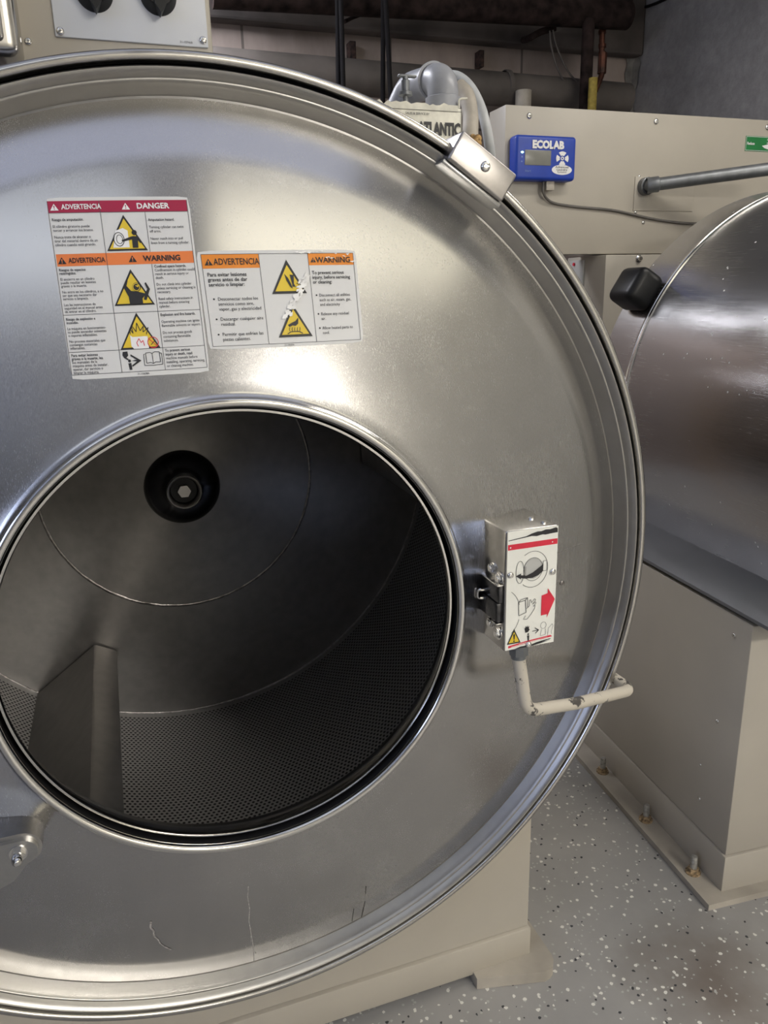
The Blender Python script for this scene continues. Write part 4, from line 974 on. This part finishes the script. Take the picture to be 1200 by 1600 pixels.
# bracket wire
bm = BM(); tube(bm, fillet([at(717, 170, BY+.03), at(717, 156, BY+.03), at(721, 154, BY+.03), at(730, 154, BY+.03)], .004), .0022, 8)
q_ = at(717, 170, BY+.03); solo('wire_hook', bm, 'signwhite', (q_.x, q_.y, q_.z), 'small cream bent wire at the right corner of the cream box', 'hook')
# cream pipe and pale hose
bm = BM(); tube(bm, catmull([at(716, 135, 1.86), at(729, 150, 1.84), at(735, 180, 1.82), at(735, 215, 1.80), at(738, 290, 1.78)], 8), [.0190]*33, 16)
q_ = at(738, 290, 1.78); solo('cream_pipe', bm, 'cream_pipe', q_, 'cream pipe curving down between the fat elbow and the white hose', 'pipe')
bm = BM(); tube(bm, catmull([at(700, 118, 1.92), at(717, 121, 1.90), at(735, 137, 1.88), at(750, 165, 1.86), at(760, 200, 1.84), at(766, 240, 1.86), at(770, 290, 1.95), Vector((tl.x-.013, 2.16, 1.45))], 8), .0125, 16)
q_ = at(770, 290, 1.95); solo('white_hose', bm, 'hose', q_, 'thin pale hose arching behind the fat grey elbow', 'hose')
bm = BM(); q_ = at(741, 217, 1.75)
for k in range(7):
    bmesh.ops.create_icosphere(bm, subdivisions=2, radius=.010, matrix=Matrix.Translation(q_+Vector((random.uniform(-.012, .014), random.uniform(-.01, .01), random.uniform(-.016, .010)))))
cyl(bm, (q_.x, q_.y, 0), q_, .012, .012, 12)
solo('pipe_fitting', bm, 'ochre', (q_.x, q_.y, 0), 'rusty brown pipe fitting above the clamp bracket', 'fitting')

# ------------------------------------------------------------------ services on the back wall
zp = at(700, 128, 3.08).z
bm = BM(); cyl(bm, (-1.6, 3.08, zp+.02), (2.20, 3.08, zp-.02), .062, .062, 32); 
lathe(bm, (1.62, 3.08, zp-.008), (1, 0, 0), [(.062, -.01), (.066, -.008), (.066, .008), (.062, .01)], 32)
solo('insulated_pipe', bm, 'duct', (.3, 3.08, zp-.06), 'thick dusty beige pipe running level along the back wall', 'pipe')
zt_ = at(820, 19, 2.98).z
bm = BM(); cyl(bm, at(330, -14, 2.98), at(980, 24, 2.98), .052, .052, 28); solo('iron_pipe', bm, 'darkpipe', at(980, 24, 2.98), 'thick sooty dark pipe along the top of the back wall', 'pipe')
bm = BM(); cyl(bm, at(330, -40, 3.1), at(985, -2, 3.1), .022, .022, 20); solo('iron_pipe', bm, 'darkpipe', at(985, -2, 3.1), 'thinner dark pipe just above the thick sooty pipe', 'pipe')
MT['beam'] = plain('dark_beam', (.10, .084, .076), .7, 0, .3, 5, .3, 30)
def hang(name, px, y0, y1, r_, Y, mat, label, cat, px2=None, group=None):
    a = at(px, y0, Y); b_ = at(px2 if px2 is not None else px, y1, Y); b_.x = a.x+(0 if px2 is None else (b_.x-a.x))
    bm = BM(); cyl(bm, a, b_, r_, r_, 14); return solo(name, bm, mat, b_, label, cat, group)
hang('hanging_cable', 527, -30, 160, .0085, 2.85, 'cable', 'leftmost black cable hanging in front of the back wall', 'cable', 529, 'black cables hanging by the back wall')
hang('hanging_cable', 532, -30, 160, .0085, 2.82, 'cable', 'second black cable from the left, close beside the leftmost one', 'cable', 537, 'black cables hanging by the back wall')
hang('hanging_cable', 599, -30, 200, .0085, 2.85, 'cable', 'black cable left of the grey elbow, the straighter of the pair', 'cable', 598, 'black cables hanging by the back wall')
hang('hanging_cable', 601, -30, 200, .0085, 2.80, 'cable', 'black cable left of the grey elbow, slanting slightly right', 'cable', 613, 'black cables hanging by the back wall')
hang('wall_pipe', 920, 30, 175, .024, 2.95, 'darkpipe', 'dark brown upright pipe near the wall corner', 'pipe')
hang('copper_pipe', 943, -10, 45, .009, 3.02, 'copper', 'short copper pipe stub near the wall corner, above the thick pipe', 'pipe')
q0 = at(941, 38, 3.02)
cpz = thing('copper_pipe', (q0.x, 3.02, at(941, 140, 3.02).z), 'tarnished copper pipe with collars right of the brown upright pipe', 'pipe')
bm = BM(); tube(bm, fillet([q0, at(940, 118, 3.02), at(930, 142, 3.02)], .03), .0115, 14); part('run', bm, 'copper', cpz)
for py in (50, 72, 84, 112):
    q_ = at(941, py, 3.02); bm = BM(); cyl(bm, q_-Vector((0, 0, .006)), q_+Vector((0, 0, .006)), .016, .016, 16); part('collar', bm, 'copper', cpz)
bm = BM(); q_ = at(941, 98, 3.02); cyl(bm, q_-Vector((0, 0, .04)), q_+Vector((0, 0, .035)), .018, .018, 8); part('union', bm, 'copper', cpz)
hang('insulated_pipe', 927, 122, 180, .017, 2.88, 'yellowtag', 'short yellow sleeve of pipe beside the brown upright pipe', 'pipe')
hang('vent_stub', 818, 142, 190, .032, 3.0, 'cream_pipe', 'short pale upright pipe stub above the beige cabinet', 'pipe')
for px, y0, y1, w_, lab in ((549, 66, 94, .026, 'small rusty bracket on the wall right of the left black cables'), (750, 80, 106, .022, 'small rusty bracket on the wall above the white hose'), (564, 8, 46, .024, 'rusty hanger strap below the sooty pipe')):
    a, b_ = at(px, y0, WY-.03), at(px, y1, WY-.03); bm = BM(); box(bm, (a.x-w_/2, WY-.05, b_.z), (a.x+w_/2, WY, a.z), .002)
    solo('wall_bracket', bm, 'rust', (a.x, WY-.02, b_.z), lab, 'bracket', 'rusty brackets on the back wall')
bm = BM(); tube(bm, [at(538, 34, 3.1), at(552, 27, 3.2), at(566, 22, WY-.05)], .007, 8); solo('hanger_rod', bm, 'darkpipe', at(538, 34, 3.1), 'short slanted dark rod beside the rusty hanger strap', 'rod')
# tap on the wall with drooping wires
q_ = at(822, 60, 3.12)
tp = thing('wall_tap', (q_.x, 3.15, q_.z-.03), 'small dark wall spigot with a pale handle above the beige pipe', 'tap')
bm = BM(); tube(bm, catmull([at(816, 63, WY-.01), at(826, 60, 3.12), at(845, 50, 3.08), at(868, 43, 3.06)], 6), .013, 10); part('spout', bm, 'darkpipe', tp)
bm = BM(); q_ = at(871, 41, 3.06); bmesh.ops.create_icosphere(bm, subdivisions=2, radius=.019, matrix=Matrix.Translation(q_)); part('handle', bm, 'mortar', tp)
for lab, pts in (('thin pale wire drooping from the wall spigot, the left one', ((859, 48), (861, 70), (868, 98), (880, 125), (892, 138))), ('thin pale wire drooping from the wall spigot, the right one', ((864, 47), (869, 70), (879, 95), (890, 115), (902, 128)))):
    bm = BM(); P_ = [at(x, y, 3.03) for x, y in pts]; tube(bm, catmull(P_, 6), .0035, 6); solo('thin_wire', bm, 'duct', P_[-1], lab, 'wire', 'pale wires at the wall spigot')
# dark lintel beam high on the wall
a = at(330, 30, WY-.05)
bm = BM(); box(bm, (-1.0, WY-.07, a.z), (WX, WY, min(a.z+.40, WH)), .01); o = struct('trim_2', bm, 'beam')
# thin cable across the right wall top
P_ = [sidex(x, y, WX-.007) for x, y in ((992, 15), (1015, 9), (1045, -4), (1070, -20))]
bm = BM(); tube(bm, catmull(P_, 6), .006, 6); solo('wall_cable', bm, 'cable', P_[0], 'dark cable running up the grey wall from the corner', 'cable')
